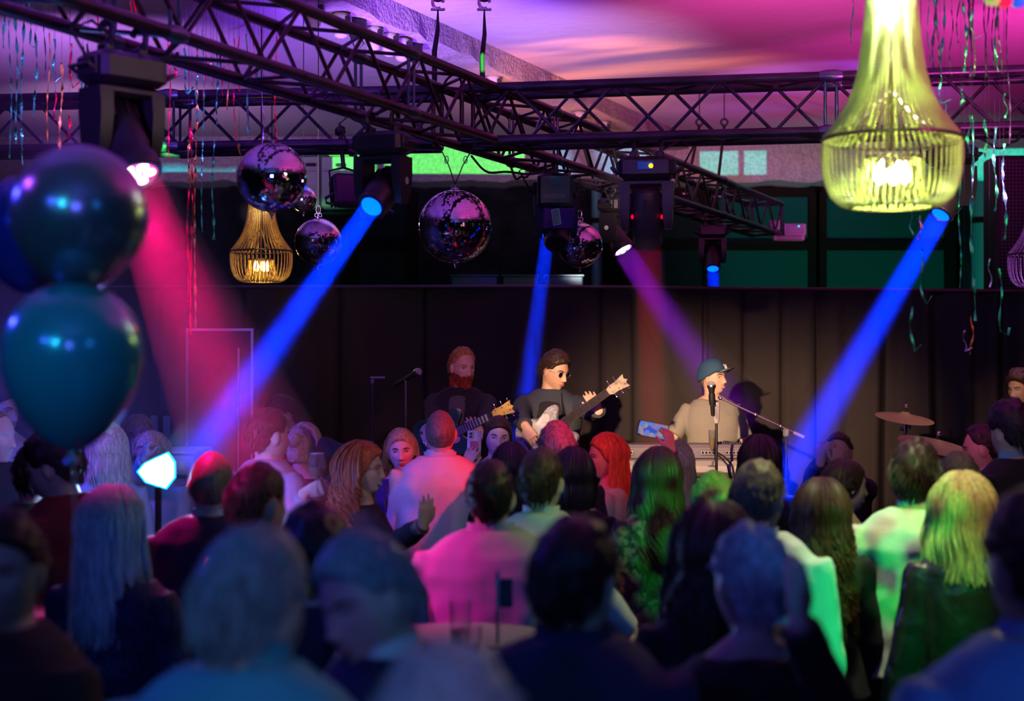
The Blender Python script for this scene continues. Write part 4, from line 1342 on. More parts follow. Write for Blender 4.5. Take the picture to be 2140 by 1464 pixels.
# guitars ---------------------------------------------------------------
def guitar(name, label, c, neckdir, facen, body, guard, neckm, headm, ntun, nl=.62, bs=1.0, board=None, inlay=None, frets=18, horn=True):
    """c = centre of the body; neckdir along the neck; facen = outward normal of the front"""
    t = thing(name, label, 'guitar', c)
    y = V(neckdir).normalized()
    z = V(facen)
    z = (z - y * z.dot(y)).normalized()
    x = y.cross(z)
    M = Matrix((x, y, z)).transposed().to_4x4()
    half = [(.0, -.20), (.08, -.205), (.15, -.17), (.172, -.10), (.15, -.03), (.125, .01), (.135, .07), (.15, .13), (.14, .18), (.10, .19), (.065, .155), (.035, .135)]
    L_ = [(a * bs, b * bs) for a, b in half]
    Rr_ = [(-a * bs * .97, b * bs * (1.0 if b < .05 else .92)) for a, b in reversed(half[1:])]
    poly = L_ + Rr_
    sm = []
    for i in range(len(poly)):
        p0, p1, p2, p3 = (V((*poly[(i + k) % len(poly)], 0)) for k in (-1, 0, 1, 2))
        for u in (0, .33, .66):
            q = .5 * ((2 * p1) + (-p0 + p2) * u + (2 * p0 - 5 * p1 + 4 * p2 - p3) * u * u + (-p0 + 3 * p1 - 3 * p2 + p3) * u ** 3)
            sm.append((q.x, q.y))
    g = G()
    rings = []
    for (zz, k) in ((-.022, .96), (-.016, 1), (.016, 1), (.022, .97)):
        rings.append([M @ V((a * k, b * k, zz)) for a, b in sm])
    g.loft(rings).build('guitar_body', body, t)
    G().loft([[M @ V((a * 1.004, b * 1.004, zz)) for a, b in sm] for zz in (.013, .019)], caps=False).build('binding', mat('cream_binding', (.8, .76, .6), .35), t)
    gp = [(a * .62 - .03 * bs, b * .66 - .01) for a, b in sm]
    G().loft([[M @ V((a, b, zz)) for a, b in gp] for zz in (.0215, .0255)]).build('pickguard', guard, t)
    for yy in (-.07, .0, .07):
        G().box((0, yy * bs, .028), (.075, .022, .012), bev=.003).xf(M).build('pickup', CHROME, t)
    G().box((0, -.14 * bs, .028), (.08, .03, .012), bev=.003).xf(M).build('bridge', CHROME, t)
    for (kx, ky) in ((-.09, -.12), (-.11, -.07)):
        G().lathe([(.012, .024), (.011, .04)], 12, M @ Matrix.Translation((kx * bs, ky * bs, 0))).build('knob', CHROME, t)
    n0, n1 = .08 * bs, nl
    g = G()
    g.loft([[M @ V((a * w_, yy, zz)) for a, zz in ((-1, .022), (1, .022), (.8, .010), (0, .003), (-.8, .010))] for yy, w_ in ((n0, .029), (n1, .022))])
    g.build('neck', neckm, t)
    G().loft([[M @ V((a * w_, yy, zz)) for a, zz in ((-1, .022), (1, .022), (1, .0275), (-1, .0275))] for yy, w_ in ((n0 - .03, .030), (n1, .0225))]).build('fretboard', board, t)
    g, gi = G(), G()
    for i in range(frets):
        yy = n1 - (n1 + .14 * bs) * (1 - 2 ** (-(i + 1) / 12.0))
        if yy < n0 - .02:
            break
        w_ = .022 + (.029 - .022) * (n1 - yy) / (n1 - n0)
        g.box((0, yy, .028), (w_ * 2, .0022, .002))
        y2 = n1 - (n1 + .14 * bs) * (1 - 2 ** (-(i + 1.5) / 12.0))
        if inlay and i % 1 == 0:
            gi.box((0, y2, .0279), (w_ * 1.8, (yy - y2) * .9, .0012))
    g.xf(M).build('frets', CHROME, t)
    if inlay:
        gi.xf(M).build('inlays', inlay, t)
    hp = [(-.022, 0), (.022, 0), (.036, .03), (.034, .08), (.042, .12), (.05, .165), (.018, .155), (.0, .175), (-.018, .155), (-.05, .165), (-.042, .12), (-.034, .08), (-.036, .03)]
    Mh = M @ Matrix.Translation((0, n1, .018)) @ Matrix.Rotation(R(-10), 4, 'X') @ Matrix.Scale(.8, 4)
    G().loft([[Mh @ V((a, b, zz)) for a, b in hp] for zz in (-.009, .006)]).build('headstock', headm, t)
    per = (ntun + 1) // 2
    for i in range(ntun):
        s = -1 if i % 2 else 1
        yy = .035 + (i // 2) * (.11 / max(1, per - 1))
        g = G().cyl(V((s * .02, yy, .006)), V((s * .02, yy, .016)), .0045, 8).cyl(V((s * .03, yy, -.004)), V((s * .058, yy, -.004)), .003, 6)
        g.ball((s * .066, yy, -.004), (.010, .007, .004))
        g.xf(Mh).build('tuning_peg', CHROME, t)
    for i in range(ntun):
        a = -.016 + .032 * i / (ntun - 1)
        G().cyl(V((a * 1.2, -.14 * bs, .036)), V((a, n1, .031)), .0009 if ntun > 4 else .0014, 5).xf(M).build('string', STEEL, t)
    return t, M
# ------------------------------------------------------------------ people
SKIN = {k: mat('skin_' + k, c, .45, spec=.4, noise_s=18, noise_amt=.05) for k, c in
        {'fair': (.72, .47, .36), 'tan': (.58, .35, .24), 'rosy': (.74, .43, .35), 'pale': (.78, .56, .47)}.items()}
LIP = mat('lips', (.55, .16, .15), .35)
EYEW = mat('eye_white', (.42, .40, .40), .2)
IRIS = mat('iris', (.05, .04, .035), .1)
TEETH = mat('teeth', (.85, .83, .78), .2)
TEX = bpy.data.textures.new('cloth_folds', 'CLOUDS')
TEX.noise_scale = .11
TEX.noise_depth = 1
HX, HYF, HYB, HZ = .0715, .090, .098, .118


def cloth(name, col, rough=.85, **kw):
    return mat('cloth_' + name, col, rough, bump=kw.pop('bump', .25), bump_s=kw.pop('bump_s', 180), **kw)


def hairm(name, c):
    n = 'hair_' + name
    if n in _M:
        return _M[n]
    m = mat(n, c, .5, spec=.4)
    nt = m.node_tree
    b = nt.nodes['Principled BSDF']
    tc = nt.nodes.new('ShaderNodeTexCoord')
    mp = nt.nodes.new('ShaderNodeMapping')
    mp.inputs['Scale'].default_value = (150, 150, 9)
    nz = nt.nodes.new('ShaderNodeTexNoise')
    nz.inputs['Scale'].default_value = 1
    nz.inputs['Detail'].default_value = 2
    rp = nt.nodes.new('ShaderNodeValToRGB')
    rp.color_ramp.elements[0].position = .3
    rp.color_ramp.elements[1].position = .7
    rp.color_ramp.elements[0].color = (*(q * .55 for q in c), 1)
    rp.color_ramp.elements[1].color = (*(min(1, q * 1.45) for q in c), 1)
    nt.links.new(tc.outputs['Object'], mp.inputs[0])
    nt.links.new(mp.outputs[0], nz.inputs['Vector'])
    nt.links.new(nz.outputs[0], rp.inputs[0])
    nt.links.new(rp.outputs[0], b.inputs['Base Color'])
    return m


def interp(tab, x):
    if x <= tab[0][0]:
        return tab[0][1]
    for (a, b), (c, d) in zip(tab, tab[1:]):
        if x <= c:
            return b + (d - b) * (x - a) / (c - a)
    return tab[-1][1]


def ss(a, b, x):
    t = min(1, max(0, (x - a) / (b - a)))
    return t * t * (3 - 2 * t)


def ga(x, s):
    return math.exp(-(x / s) ** 2)


def head_base(sx, sy, sz):
    """bare skull and jaw for a unit direction"""
    t = max(0, -sz)
    x = HX * sx * (1 - .20 * t ** 1.6) * (1 + .04 * ga(sz - .35, .4))
    y = (HYF if sy > 0 else HYB) * sy
    if sy < 0:
        y *= 1 - .30 * t
        y -= .012 * ga(sz - .25, .5) * -sy
    return V((x, y, HZ * sz))


def face_disp(x, z, fem=0.0):
    d = 0
    d += (.005 - .003 * fem) * ga(z - .024, .010) * ga(x, .045)
    d -= .012 * (ga(x - .031, .015) + ga(x + .031, .015)) * ga(z - .006, .011)
    d += .004 * (ga(x - .043, .018) + ga(x + .043, .018)) * ga(z + .022, .016)
    if z < .02:
        k = ss(.02, -.034, z) * (1 - ss(-.036, -.046, z))
        d += (.024 - .003 * fem) * k * ga(x, .0095 + .006 * ss(-.01, -.036, z))
        d += .008 * ga(z + .036, .009) * (ga(x - .013, .007) + ga(x + .013, .007))
    d += .0085 * ga(z + .062, .018) * ga(x, .032)
    d += .004 * ga(z + .0575, .0045) * ga(x, .019) + .0045 * ga(z + .069, .005) * ga(x, .017)
    d -= .003 * ga(z + .063, .0022) * ga(x, .021)
    d -= .004 * ga(z + .079, .006) * ga(x, .022)
    d += .019 * ga(z + .098, .020) * ga(x, .027)
    return d


def face_y(x, z, fem=0):
    sz = z / HZ
    t = max(0, -sz)
    sx = x / (HX * (1 - .20 * t ** 1.6))
    return HYF * math.sqrt(max(0, 1 - sx * sx - sz * sz)) + face_disp(x, z, fem)


def head_mesh(g, M, fem=0.0, n=44, m=40, inflate=None):
    rings = []
    for i in range(m + 1):
        th = PI * min(max(i / m, .012), .988)
        sz = -math.cos(th)
        r = math.sin(th)
        ring = []
        for j in range(n):
            a = 2 * PI * j / n
            sx, sy = r * math.cos(a), r * math.sin(a)
            p = head_base(sx, sy, sz)
            if inflate is None:
                if sy > 0:
                    p.y += face_disp(p.x, p.z, fem) * ss(0, .25, sy)
            else:
                p += V((sx, sy, sz)) * inflate(sx, sy, sz)
            ring.append(M @ p)
        rings.append(ring)
    g.loft(rings)


def ring_se(c, ax, ay, n=26, e=2.25, B=None):
    out = []
    for j in range(n):
        a = 2 * PI * j / n
        ca, sa = math.cos(a), math.sin(a)
        p = V((c[0] + ax * math.copysign(abs(ca) ** (2 / e), ca), c[1] + ay * math.copysign(abs(sa) ** (2 / e), sa), c[2]))
        out.append(B(p) if B else p)
    return out


MALE = [(.80, .150, .105, 0), (.90, .168, .115, -.012), (1.0, .160, .108, -.004), (1.12, .156, .105, .0), (1.24, .172, .118, .0), (1.36, .188, .120, -.004), (1.425, .168, .102, -.012), (1.475, .116, .080, -.018), (1.505, .072, .064, -.016)]
FEM = [(.80, .150, .112, 0), (.90, .172, .120, -.012), (1.0, .148, .104, -.004), (1.10, .126, .092, .0), (1.22, .142, .108, .008), (1.33, .160, .112, .006), (1.405, .154, .090, -.010), (1.455, .108, .068, -.016), (1.49, .060, .054, -.014)]


def ik(S, T, l1, l2, hint):
    d = T - S
    L = min(d.length, (l1 + l2) * .995)
    L = max(L, abs(l1 - l2) + .02)
    dn = d.normalized()
    T = S + dn * L
    a = (l1 * l1 - l2 * l2 + L * L) / (2 * L)
    h = math.sqrt(max(0, l1 * l1 - a * a))
    hp = (hint - dn * hint.dot(dn)).normalized()
    return S + dn * a + hp * h, T


def hand(g, W, d, palm, side, s, curl=.5, spread=.0, point=None, fist=False):
    """W wrist, d fingers direction, palm = palm normal (where fingers curl to), side = +1/-1 which side the thumb leaves"""
    d = d.normalized()
    palm = (palm - d * palm.dot(d)).normalized()
    u = d.cross(palm) * side
    sz = s
    # palm
    rings = []
    for (t, hw, th) in ((-.02, .024, .018), (.01, .030, .017), (.04, .038, .015), (.07, .042, .014), (.092, .040, .012)):
        c = W + d * t * sz
        rings.append([c + u * hw * sz * math.cos(a) + palm * th * sz * math.sin(a) for a in (2 * PI * j / 14 for j in range(14))])
    g.loft(rings)
    # fingers
    for i, (off, ln, r) in enumerate(((.030, .070, .0088), (.010, .079, .0092), (-.011, .073, .0088), (-.031, .057, .0078))):
        cu = curl
        if point == i or (point == 'v' and i in (0, 1)):
            cu = .06
        p = W + d * (.086 - .006 * abs(i - 1)) * sz + u * off * sz
        dd = (d + u * spread * (1.5 - i)).normalized()
        ax = dd.cross(palm).normalized()
        pts, rr = [p - dd * .015 * sz, p], [r * sz, r * sz]
        ang = 0
        for sgm, w_ in ((.45, .8), (.30, 1.0), (.25, .7)):
            ang += cu * w_
            q = dd * math.cos(ang) + palm * math.sin(ang)
            p = p + q * ln * sgm * sz
            pts.append(p)
            rr.append(r * sz * (.95 if sgm > .4 else .85))
        rr[-1] = r * sz * .68
        g.tube(pts, rr, 8)
    # thumb
    b = W + d * .022 * sz + u * .026 * sz + palm * .004 * sz
    t1 = (d * .75 + u * .75 + palm * .25 * (1 + curl)).normalized()
    t2 = (d * .95 + u * .15 + palm * (.2 + curl * .6)).normalized()
    g.tube([b, b + t1 * .038 * sz, b + t1 * .038 * sz + t2 * .032 * sz, b + t1 * .038 * sz + t2 * .056 * sz], [.0135 * sz, .0115 * sz, .0105 * sz, .0075 * sz], 8)


def remesh(o, vox, sm=2, disp=0.0):
    r = o.modifiers.new('remesh', 'REMESH')
    r.mode = 'VOXEL'
    r.voxel_size = vox
    r.use_smooth_shade = True
    if sm:
        q = o.modifiers.new('smooth', 'SMOOTH')
        q.factor = .5
        q.iterations = sm
    if disp:
        q = o.modifiers.new('folds', 'DISPLACE')
        q.texture = TEX
        q.texture_coords = 'LOCAL'
        q.strength = disp
        q.mid_level = .5


HL_S = [(-1, -.60), (-.55, -.48), (-.36, -.28), (-.2, .12), (.0, .20), (.15, .16), (.42, .15), (.56, .38), (.85, .58), (1, .62)]
HL_R = [(-1, -.60), (-.55, -.48), (-.36, -.28), (-.2, .12), (.0, .20), (.15, .2), (.40, .34), (.55, .62), (.8, .86), (1, .9)]      # receding
HL_L = [(-1, -.75), (-.4, -.65), (-.1, -.45), (.15, -.25), (.40, .0), (.6, .34), (.85, .56), (1, .60)]


def make_hair(root, M, style, hm, rnd, s, body_dir, det=1.0, length=.35, thick=.012, wave=.012, bald=False, part=0.0, vol=0.012, fringe=False):
    """hair as a cap that hugs the scalp plus many tapering locks; M = head matrix in body space"""
    hl = {'short': HL_S, 'receding': HL_R, 'buzz': HL_R}.get(style, HL_L)
    seed = rnd.random() * 50

    def th(sx, sy, sz):
        e = interp(hl, sy)
        k = ss(e - .04, e + .10, sz)
        nn = noise.noise(V((sx * 4 + seed, sy * 4, sz * 4)))
        n2 = noise.noise(V((sx * 14 + seed, sy * 14, sz * 14)))
        top = thick * (.35 + .65 * ss(.1, .6, sz) + .5 * ss(.5, .95, sz)) if style in ('short', 'receding') else thick
        return -.010 + k * (.010 + .0015 + top * (1 + .4 * nn + .22 * n2))
    g = G()
    head_mesh(g, M, n=52, m=44, inflate=th)
    if style == 'bun':
        c = M @ V((0, -.115, .03))
        g.ball(c, (.042, .034, .04), 16, 12)
    if style in ('short', 'receding', 'bun'):
        N = int(900 * det)
        for _ in range(N):
            a = rnd.uniform(0, 2 * PI)
            sz = rnd.uniform(-.6, 1)
            r = math.sqrt(max(0, 1 - sz * sz))
            sx, sy = r * math.cos(a), r * math.sin(a)
            if sz < interp(hl, sy) + .10:
                continue
            n_ = V((sx, sy, sz))
            p = head_base(sx, sy, sz) + n_ * (thick * .5)
            if style == 'bun':
                fl = (V((0, -.115, .03)) - p).normalized() * 3
            else:
                fl = V((.25 * part + sx * .5, -.6 if sz < .8 else .4 * fringe - .4, -.6 * (1 - max(0, sz)) - .1))
            fl = (fl - n_ * fl.dot(n_)).normalized()
            ln = rnd.uniform(.014, .028) * (1 + thick * 25)
            j = V((rnd.gauss(0, .25), rnd.gauss(0, .25), rnd.gauss(0, .25))) * (.4 if style == 'bun' else 1)
            p1 = p + (fl + n_ * .35 + j * .4) * ln * .5
            p2 = p1 + (fl + n_ * .0 + j * .5) * ln * .5
            g.tube([M @ (p - n_ * .004), M @ p1, M @ p2], [.0026, .0023, .0005], 4)
    if style in ('long', 'curly', 'wavy', 'bob', 'pony'):
        N = int({'curly': 480, 'wavy': 280, 'long': 300, 'bob': 260, 'pony': 260}[style] * det)
        cv = style == 'curly'
        for q in range(N):
            # azimuth: 0 = straight back, +-pi = face
            az = rnd.uniform(-1, 1) * R(96)
            el0 = rnd.uniform(.15, 1.0) * R(86)
            layer = rnd.uniform(.2, 1)
            off = thick * layer + .004
            pts, rr = [], []
            sgn = 1 if az > 0 else -1
            el1 = R(-12) if abs(az) < R(90) else R(2)
            nst = 7
            sp = V((0, 0, 0))
            for i in range(nst + 1):
                el = el0 + (el1 - el0) * i / nst
                # locks near the face sweep outwards before falling
                az_i = az
                sx, sy, sz = math.cos(el) * math.sin(az_i), -math.cos(el) * math.cos(az_i), math.sin(el)
                b = head_base(sx, sy, sz) + V((sx, sy, sz)) * (off + vol * math.sin(min(1, i / nst) * PI * .5) * layer)
                pts.append(M @ b)
            dn = V((0, 0, -1))
            out = M.to_3x3() @ V((math.sin(az), -math.cos(az), 0))
            out.z = 0
            out.normalize()
            tng = V((-out.y, out.x, 0))
            L = length * rnd.uniform(.82, 1.05) * s
            if style == 'pony':
                c = M @ V((0, -.12, .0))
                e = pts[-1]
                pts = pts[:5]
                pts += [pts[-1].lerp(c, .6), c + out * .004]
                p = pts[-1]
                L = length * rnd.uniform(.8, 1)
                out = M.to_3x3() @ V((rnd.uniform(-.25, .25), -1, 0))
                tng = V((out.y, -out.x, 0))
            p = pts[-1].copy()
            ns = 6 if style == 'bob' else (14 if not cv else 22)
            fr = rnd.uniform(.95, 1.05) * 30 if not cv else rnd.uniform(.8, 1.2) * 75
            ph = az * 2.2 + rnd.gauss(0, .5) if not cv else rnd.uniform(0, 6.28)
            am = wave * rnd.uniform(.6, 1.4)
            for i in range(1, ns + 1):
                u = i / ns
                c = p + dn * L * u + out * (.030 * u * (1 - .3 * u) if style != 'bob' else .012 * math.sin(u * PI) - .010 * u)
                w1 = am * math.sin(fr * L * u + ph) * min(1, u * 2.5)
                w2 = (am if cv else am * .5) * math.cos(fr * L * u + ph) * min(1, u * 2.5)
                pts.append(c + tng * w1 + out * w2)
            m_ = len(pts)
            r0 = rnd.uniform(.0045, .0075) * (.62 if cv else 1)
            rr = [r0 * (.6 if i == 0 else 1 - .75 * (i / (m_ - 1)) ** 2) for i in range(m_)]
            g.tube(pts, rr, 5, flat=.6)
    g.build('hair', hm, root)


NP = 0


def person(label, px, py, k, yaw, sex='m', skin='fair', look=(0, 0, 0), hair=None, top=None, legs=None, R_=None, L_=None,
           z0=0.0, vox=.008, face=False, lean=0.0, group=None, seated=False, brow=None, smile=False, mouth=None, build=1.0, hd=1.0, collar=None, swap=None, nd=.028):
    global NP
    NP += 1
    rnd = random.Random(NP * 7 + 1)
    d = F / k
    topz = CAMZ + (HY - py) / k
    hair = hair or {}
    hh = .012 + hair.get('thick', .012) * .8
    H = topz - z0 - hh
    H_full = H / 1.0
    if seated:
        H_full = 1.76
    s = H_full / (1.75 - nd)
    fem = 1.0 if sex == 'f' else 0.0
    tor = FEM if fem else MALE
    ln = R(lean)
    drop = (H_full - H) if seated else 0.0

    def B(p):
        p = V(p)
        if ln:
            zc = 1.0 * s
            t = ss(zc - .1, zc + .12, p.z)
            a = ln * t
            y, z = p.y, p.z - zc
            p = V((p.x, y * math.cos(a) + z * math.sin(a), zc - y * math.sin(a) + z * math.cos(a)))
        if drop:
            p.z -= drop
        return p
    neck_b = V((0, -.016, 1.475 - .012 * fem)) * s
    pivot = V((0, -.012, 1.525 - nd)) * s
    Rh = Euler((R(look[1]), R(look[2]), R(look[0])), 'XYZ').to_matrix() if True else None
    # look = (turn about the vertical, nod: negative looks down, sideways tilt)
    Rh = Matrix.Rotation(R(look[0]), 3, 'Z') @ Matrix.Rotation(R(look[1]), 3, 'X') @ Matrix.Rotation(R(look[2]), 3, 'Y')
    hc = B(pivot) + Rh @ V((0, .012, .107)) * s
    M = Matrix.Translation(hc) @ Rh.to_4x4() @ Matrix.Scale(s * (1.0 if not fem else .965) * hd, 4)
    Rz = Matrix.Rotation(R(yaw), 3, 'Z')
    # put the head where the photo has it
    top_now = hc.z + .118 * s * hd + hh
    zfix = topz - z0 - top_now
    hw = V(((px - CX) / k, d, 0))
    loc = hw - Rz @ V((hc.x, hc.y, 0))
    loc.z = z0
    if ln or look[1] or look[2] or hd != 1.0:
        # rescale so that the top of the head still meets the photo
        if abs(zfix) > .001 and not seated:
            f_ = 1 + zfix / max(.5, top_now)
            return_s = f_
        else:
            return_s = 1.0
    else:
        return_s = 1.0
    W2L = (Matrix.Translation(loc) @ Rz.to_4x4() @ Matrix.Scale(return_s, 4)).inverted()
    g = G()
    # torso, shrunk a little where cloth covers it
    g.loft([ring_se((0, y * s, z * s), (ax - .008) * s * build, (ay - .008) * s * build, B=B) for z, ax, ay, y in tor])
    nr = (.052 - .008 * fem) * s
    hb = hc + Rh @ V((0, -.022, -.045)) * s
    g.tube([B(neck_b - V((0, 0, .03))), B(neck_b + V((0, .0, .02))), B(pivot).lerp(hb, .35), hb], [nr * 1.45, nr * 1.12, nr, nr * 1.02], 18)
    head_mesh(g, M, fem)
    for e in (-1, 1):
        Me = M @ Matrix.Translation((e * .074, -.006, -.004)) @ Matrix.Rotation(e * R(-18), 4, 'Z') @ Matrix.Rotation(R(-8), 4, 'X')
        g.ball((0, 0, 0), (.010, .018, .031), 12, 8, None) if 0 else None
        st_ = len(g.v)
        g.ball((0, 0, 0), (.009, .018, .031), 12, 8)
        g.xf(Me, st_)
    # arms
    arms = {}
    l1, l2 = .285 * s, .255 * s
    shx = (.163 - .022 * fem) * s * build
    for nm, sg, spec in (('R', 1, R_), ('L', -1, L_)):
        S = B(V((sg * shx, -.012 * s, (1.398 - .012 * fem) * s)))
        spec = spec or {}
        if 'w' in spec:
            T = W2L @ V(spec['w'])
        else:
            T = V(spec.get('t', (sg * .23, .08, .80))) * s
            if 't' not in spec:
                T = T - V((0, 0, drop))
                if seated:
                    T = V((sg * .15, .38, .72)) * s
            if 't' in spec and spec.get('bend', True):
                T = B(T) if not seated else T
        hint = V(spec.get('hint', (sg * .5, -.6, -.6)))
        E, W = ik(S, T, l1, l2, hint)
        arms[nm] = (S, E, W, sg, spec)
        q = (1 - .12 * fem) * s
        g.tube([S - (E - S) * .08, S, S.lerp(E, .3), S.lerp(E, .75), E, E.lerp(W, .25), E.lerp(W, .7), W + (W - E).normalized() * .01], [.038 * q, .051 * q, .048 * q, .042 * q, .040 * q, .041 * q, .033 * q, .027 * q], 14)
        fd = (W - E).normalized()
        if 'fd' in spec:
            fd = (W2L.to_3x3() @ V(spec['fd'])).normalized() if spec.get('world', True) else V(spec['fd']).normalized()
        pn = W2L.to_3x3() @ V(spec['palm']) if 'palm' in spec else V((-sg, .1, 0))
        hand(g, W, fd, pn.normalized(), spec.get('thumb', -sg), .95 * s * (1 - .08 * fem), spec.get('curl', .35), spec.get('spread', .06), spec.get('point'))
    # legs
    gl = []
    for sg in (-1, 1):
        if seated:
            hp = V((sg * .09 * s, 0, .88 * s - drop))
            kn = V((sg * .14 * s, .42 * s, .50 * s))
            an = V((sg * .14 * s, .40 * s, .09 * s))
        else:
            hp, kn, an = V((sg * .088, 0, .86)) * s, V((sg * .098, .012, .47)) * s, V((sg * .10, -.012, .09)) * s
        gl.append((hp, kn, an, sg))
        g.tube([hp + V((0, 0, .04)), hp, hp.lerp(kn, .5), kn, kn.lerp(an, .3), kn.lerp(an, .75), an, an - V((0, 0, .04))], [c * s for c in (.080, .082, .068, .052, .054, .040, .036, .038)], 14)
        g.tube([an + V((0, -.05, -.055)) * 1, an + V((0, .03, -.06)), an + V((0, .13, -.07))], [.030, .036, .024], 12)
    body = g.build('person', SKIN[skin], loc=loc)
    body.rotation_euler = (0, 0, R(yaw))
    if return_s != 1.0:
        body.scale = (return_s,) * 3
    remesh(body, vox, 2 if vox < .006 else 1)
    tag(body, label, 'person', group)
    # ---- garments
    if top:
        kind, cm = top[0], top[1]
        inf = {'jacket': .016, 'suit': .016, 'shirt': .012, 'tee': .011, 'blouse': .012, 'dress': .012}[kind]
        hem = {'jacket': .80, 'suit': .78, 'shirt': .90, 'tee': .90, 'blouse': .92, 'dress': .84}[kind]
        long_ = kind != 'tee' and not (len(top) > 2 and top[2] == 'short')
        c = G()
        rings = []
        for z, ax, ay, y in tor:
            if z < hem - .02:
                continue
            if z > 1.48 and kind in ('tee', 'blouse', 'dress'):
                continue
            flare = .02 * ss(1.0, .8, z) * (kind in ('jacket', 'suit'))
            rings.append(ring_se((0, y * s, z * s), (ax + inf + flare) * s * build, (ay + inf + flare) * s * build, B=B))
        if kind == 'dress':
            pre = []
            for z, ax in ((.50, .27), (.62, .235), (.75, .20)):
                pre.append(ring_se((0, 0, z * s), ax * s, ax * .85 * s, B=B))
            rings = pre + rings
        c.loft(rings)
        if kind in ('jacket', 'suit', 'shirt'):
            c.tube([B(neck_b - V((0, 0, .05))), B(neck_b - V((0, 0, .005)))], [nr * 1.7, nr * 1.35], 18)
        for nm in arms:
            S, E, W, sg, spec = arms[nm]
            q = (1 - .12 * fem) * s
            f = inf * s
            if long_:
                Wc = W - (W - E).normalized() * .012
                c.tube([S - (E - S) * .12, S, S.lerp(E, .3), S.lerp(E, .75), E, E.lerp(Wc, .3), E.lerp(Wc, .7), Wc], [.044 * q + f, .054 * q + f, .048 * q + f, .043 * q + f, .044 * q + f, .043 * q + f, .037 * q + f, .032 * q + f], 14)
            else:
                Ee = S.lerp(E, .72)
                c.tube([S - (E - S) * .12, S, S.lerp(E, .35), Ee], [.044 * q + f, .053 * q + f, .052 * q + f, .054 * q + f], 14)
        nm_ = {'jacket': 'jacket', 'suit': 'suit_jacket', 'shirt': 'shirt', 'tee': 't_shirt', 'blouse': 'blouse', 'dress': 'dress'}[kind]
        co = c.build(nm_, cm, body)
        remesh(co, max(.0085, vox), 2, .018)
    # neck collar
    if collar:
        for (cmat, hgt, rad, nm) in collar:
            c = G()
            rings = []
            n = 28
            for (zz, rr_) in ((-.02, rad + .012), (.0, rad + .006), (hgt * .6, rad), (hgt, rad), (hgt, rad - .005), (.0, rad - .002), (-.02, rad + .004)):
                ring = []
                for j in range(n):
                    a = 2 * PI * j / n
                    fr = max(0, math.sin(a))
                    ring.append(B(neck_b + V((rr_ * math.cos(a) * s, (rr_ * .95 * math.sin(a) + .012) * s, (zz - .022 * fr + .010) * s))))
                rings.append(ring)
            c.loft(rings, caps=False, closed=True)
            c.build(nm, cmat, body)
    if legs:
        c = G()
        lk, lm = legs
        if lk == 'trousers':
            c.loft([ring_se((0, -.006 * s, z * s), ax * s * build, ay * s * build, B=B) for z, ax, ay in ((.80, .156, .116), (.92, .166, .118), (1.0, .150, .104))])
            for hp, kn, an, sg in gl:
                c.tube([hp + V((0, 0, .02)), hp.lerp(kn, .5), kn, kn.lerp(an, .5), an - V((0, 0, .03))], [.092 * s, .083 * s, .070 * s, .062 * s, .062 * s], 14)
            o = c.build('trousers', lm, body)
            remesh(o, .014, 1)
        elif lk == 'skirt':
            c.loft([ring_se((0, 0, z * s), ax * s, ay * s, B=B) for z, ax, ay in ((.52, .24, .22), (.7, .21, .18), (.9, .185, .135), (1.02, .15, .11))])
            c.build('skirt', lm, body)
    c = G()
    for hp, kn, an, sg in gl:
        x, y, z = an
        c.loft([ring_se((x, y + yy, z - .09 * s + zz), wx, wy, 18) for zz, wx, wy, yy in ((.0, .046, .135, .035), (.03, .046, .133, .035), (.06, .040, .10, .01), (.10, .036, .05, -.02))])
    o = c.build('shoes', mat('shoe_leather', (.02, .018, .016), .3), body)
    # ---- hair, face
    if hair.get('style') and hair['style'] != 'bald':
        h = dict(hair)
        st2 = h.pop('style')
        hm = h.pop('m')
        make_hair(body, M, st2, hm, rnd, s, None, **h)
    if face:
        for e in (-1, 1):
            yy = face_y(e * .031, .005, fem)
            eb = G().ball(M @ V((e * .031, yy - .0085, .005)), (.0115 * s,) * 3, 14, 10).build('eye', EYEW, body)
            G().ball(M @ V((e * .031 + .001, yy + .0008, .004)), (.0052 * s, .003 * s, .0052 * s), 12, 8).build('iris', IRIS, eb)
            pts = [M @ V((e * x, face_y(e * x, z, fem) + .0015, z)) for x, z in ((.014, .020), (.026, .026), (.038, .0265), (.050, .019))]
            G().tube(pts, [.002, .0036, .003, .0012], 6).build('eyebrow', brow or hairm('brow', (.05, .03, .02)), body)
            pts = [M @ V((e * x, face_y(e * x, z, fem) + .0085 - abs(x - .031) * .25, z)) for x, z in ((.020, .006), (.026, .0115), (.033, .0125), (.042, .006))]
            G().tube(pts, [.001, .0018, .0018, .001], 5).build('eyelid', mat('lid', (.25, .13, .1), .5), body)
        g2 = G()
        if smile:
            up = [(x, -.064 + .010 * (abs(x) / .026) ** 2) for x in (-.027, -.018, -.009, 0, .009, .018, .027)]
            lo = [(x, -.076 + .020 * (abs(x) / .026) ** 2) for x in (-.026, -.018, -.009, 0, .009, .018, .026)]
            g3 = G()
            pts = [M @ V((x, face_y(x, z, fem) + .001, (z + w_) / 2)) for (x, z), (_, w_) in zip(up, lo)]
            g3.tube(pts, [.002, .0038, .005, .0055, .005, .0038, .002], 8, flat=1.0, up=(0, 0, 1))
            g3.build('teeth', TEETH, body)
        else:
            up = [(x, -.0605 - .002 * (abs(x) / .024)) for x in (-.024, -.014, -.005, 0, .005, .014, .024)]
            lo = [(x, -.068 + .004 * (abs(x) / .02) ** 2) for x in (-.022, -.012, -.004, 0, .004, .012, .022)]
        for zz, q in ((up, .0028), (lo, .0034)):
            g2.tube([M @ V((x, face_y(x, z, fem) + .0012, z)) for x, z in zz], [.001, q, q, q, q, q, .001], 6)
        g2.build('lips', mouth or LIP, body)
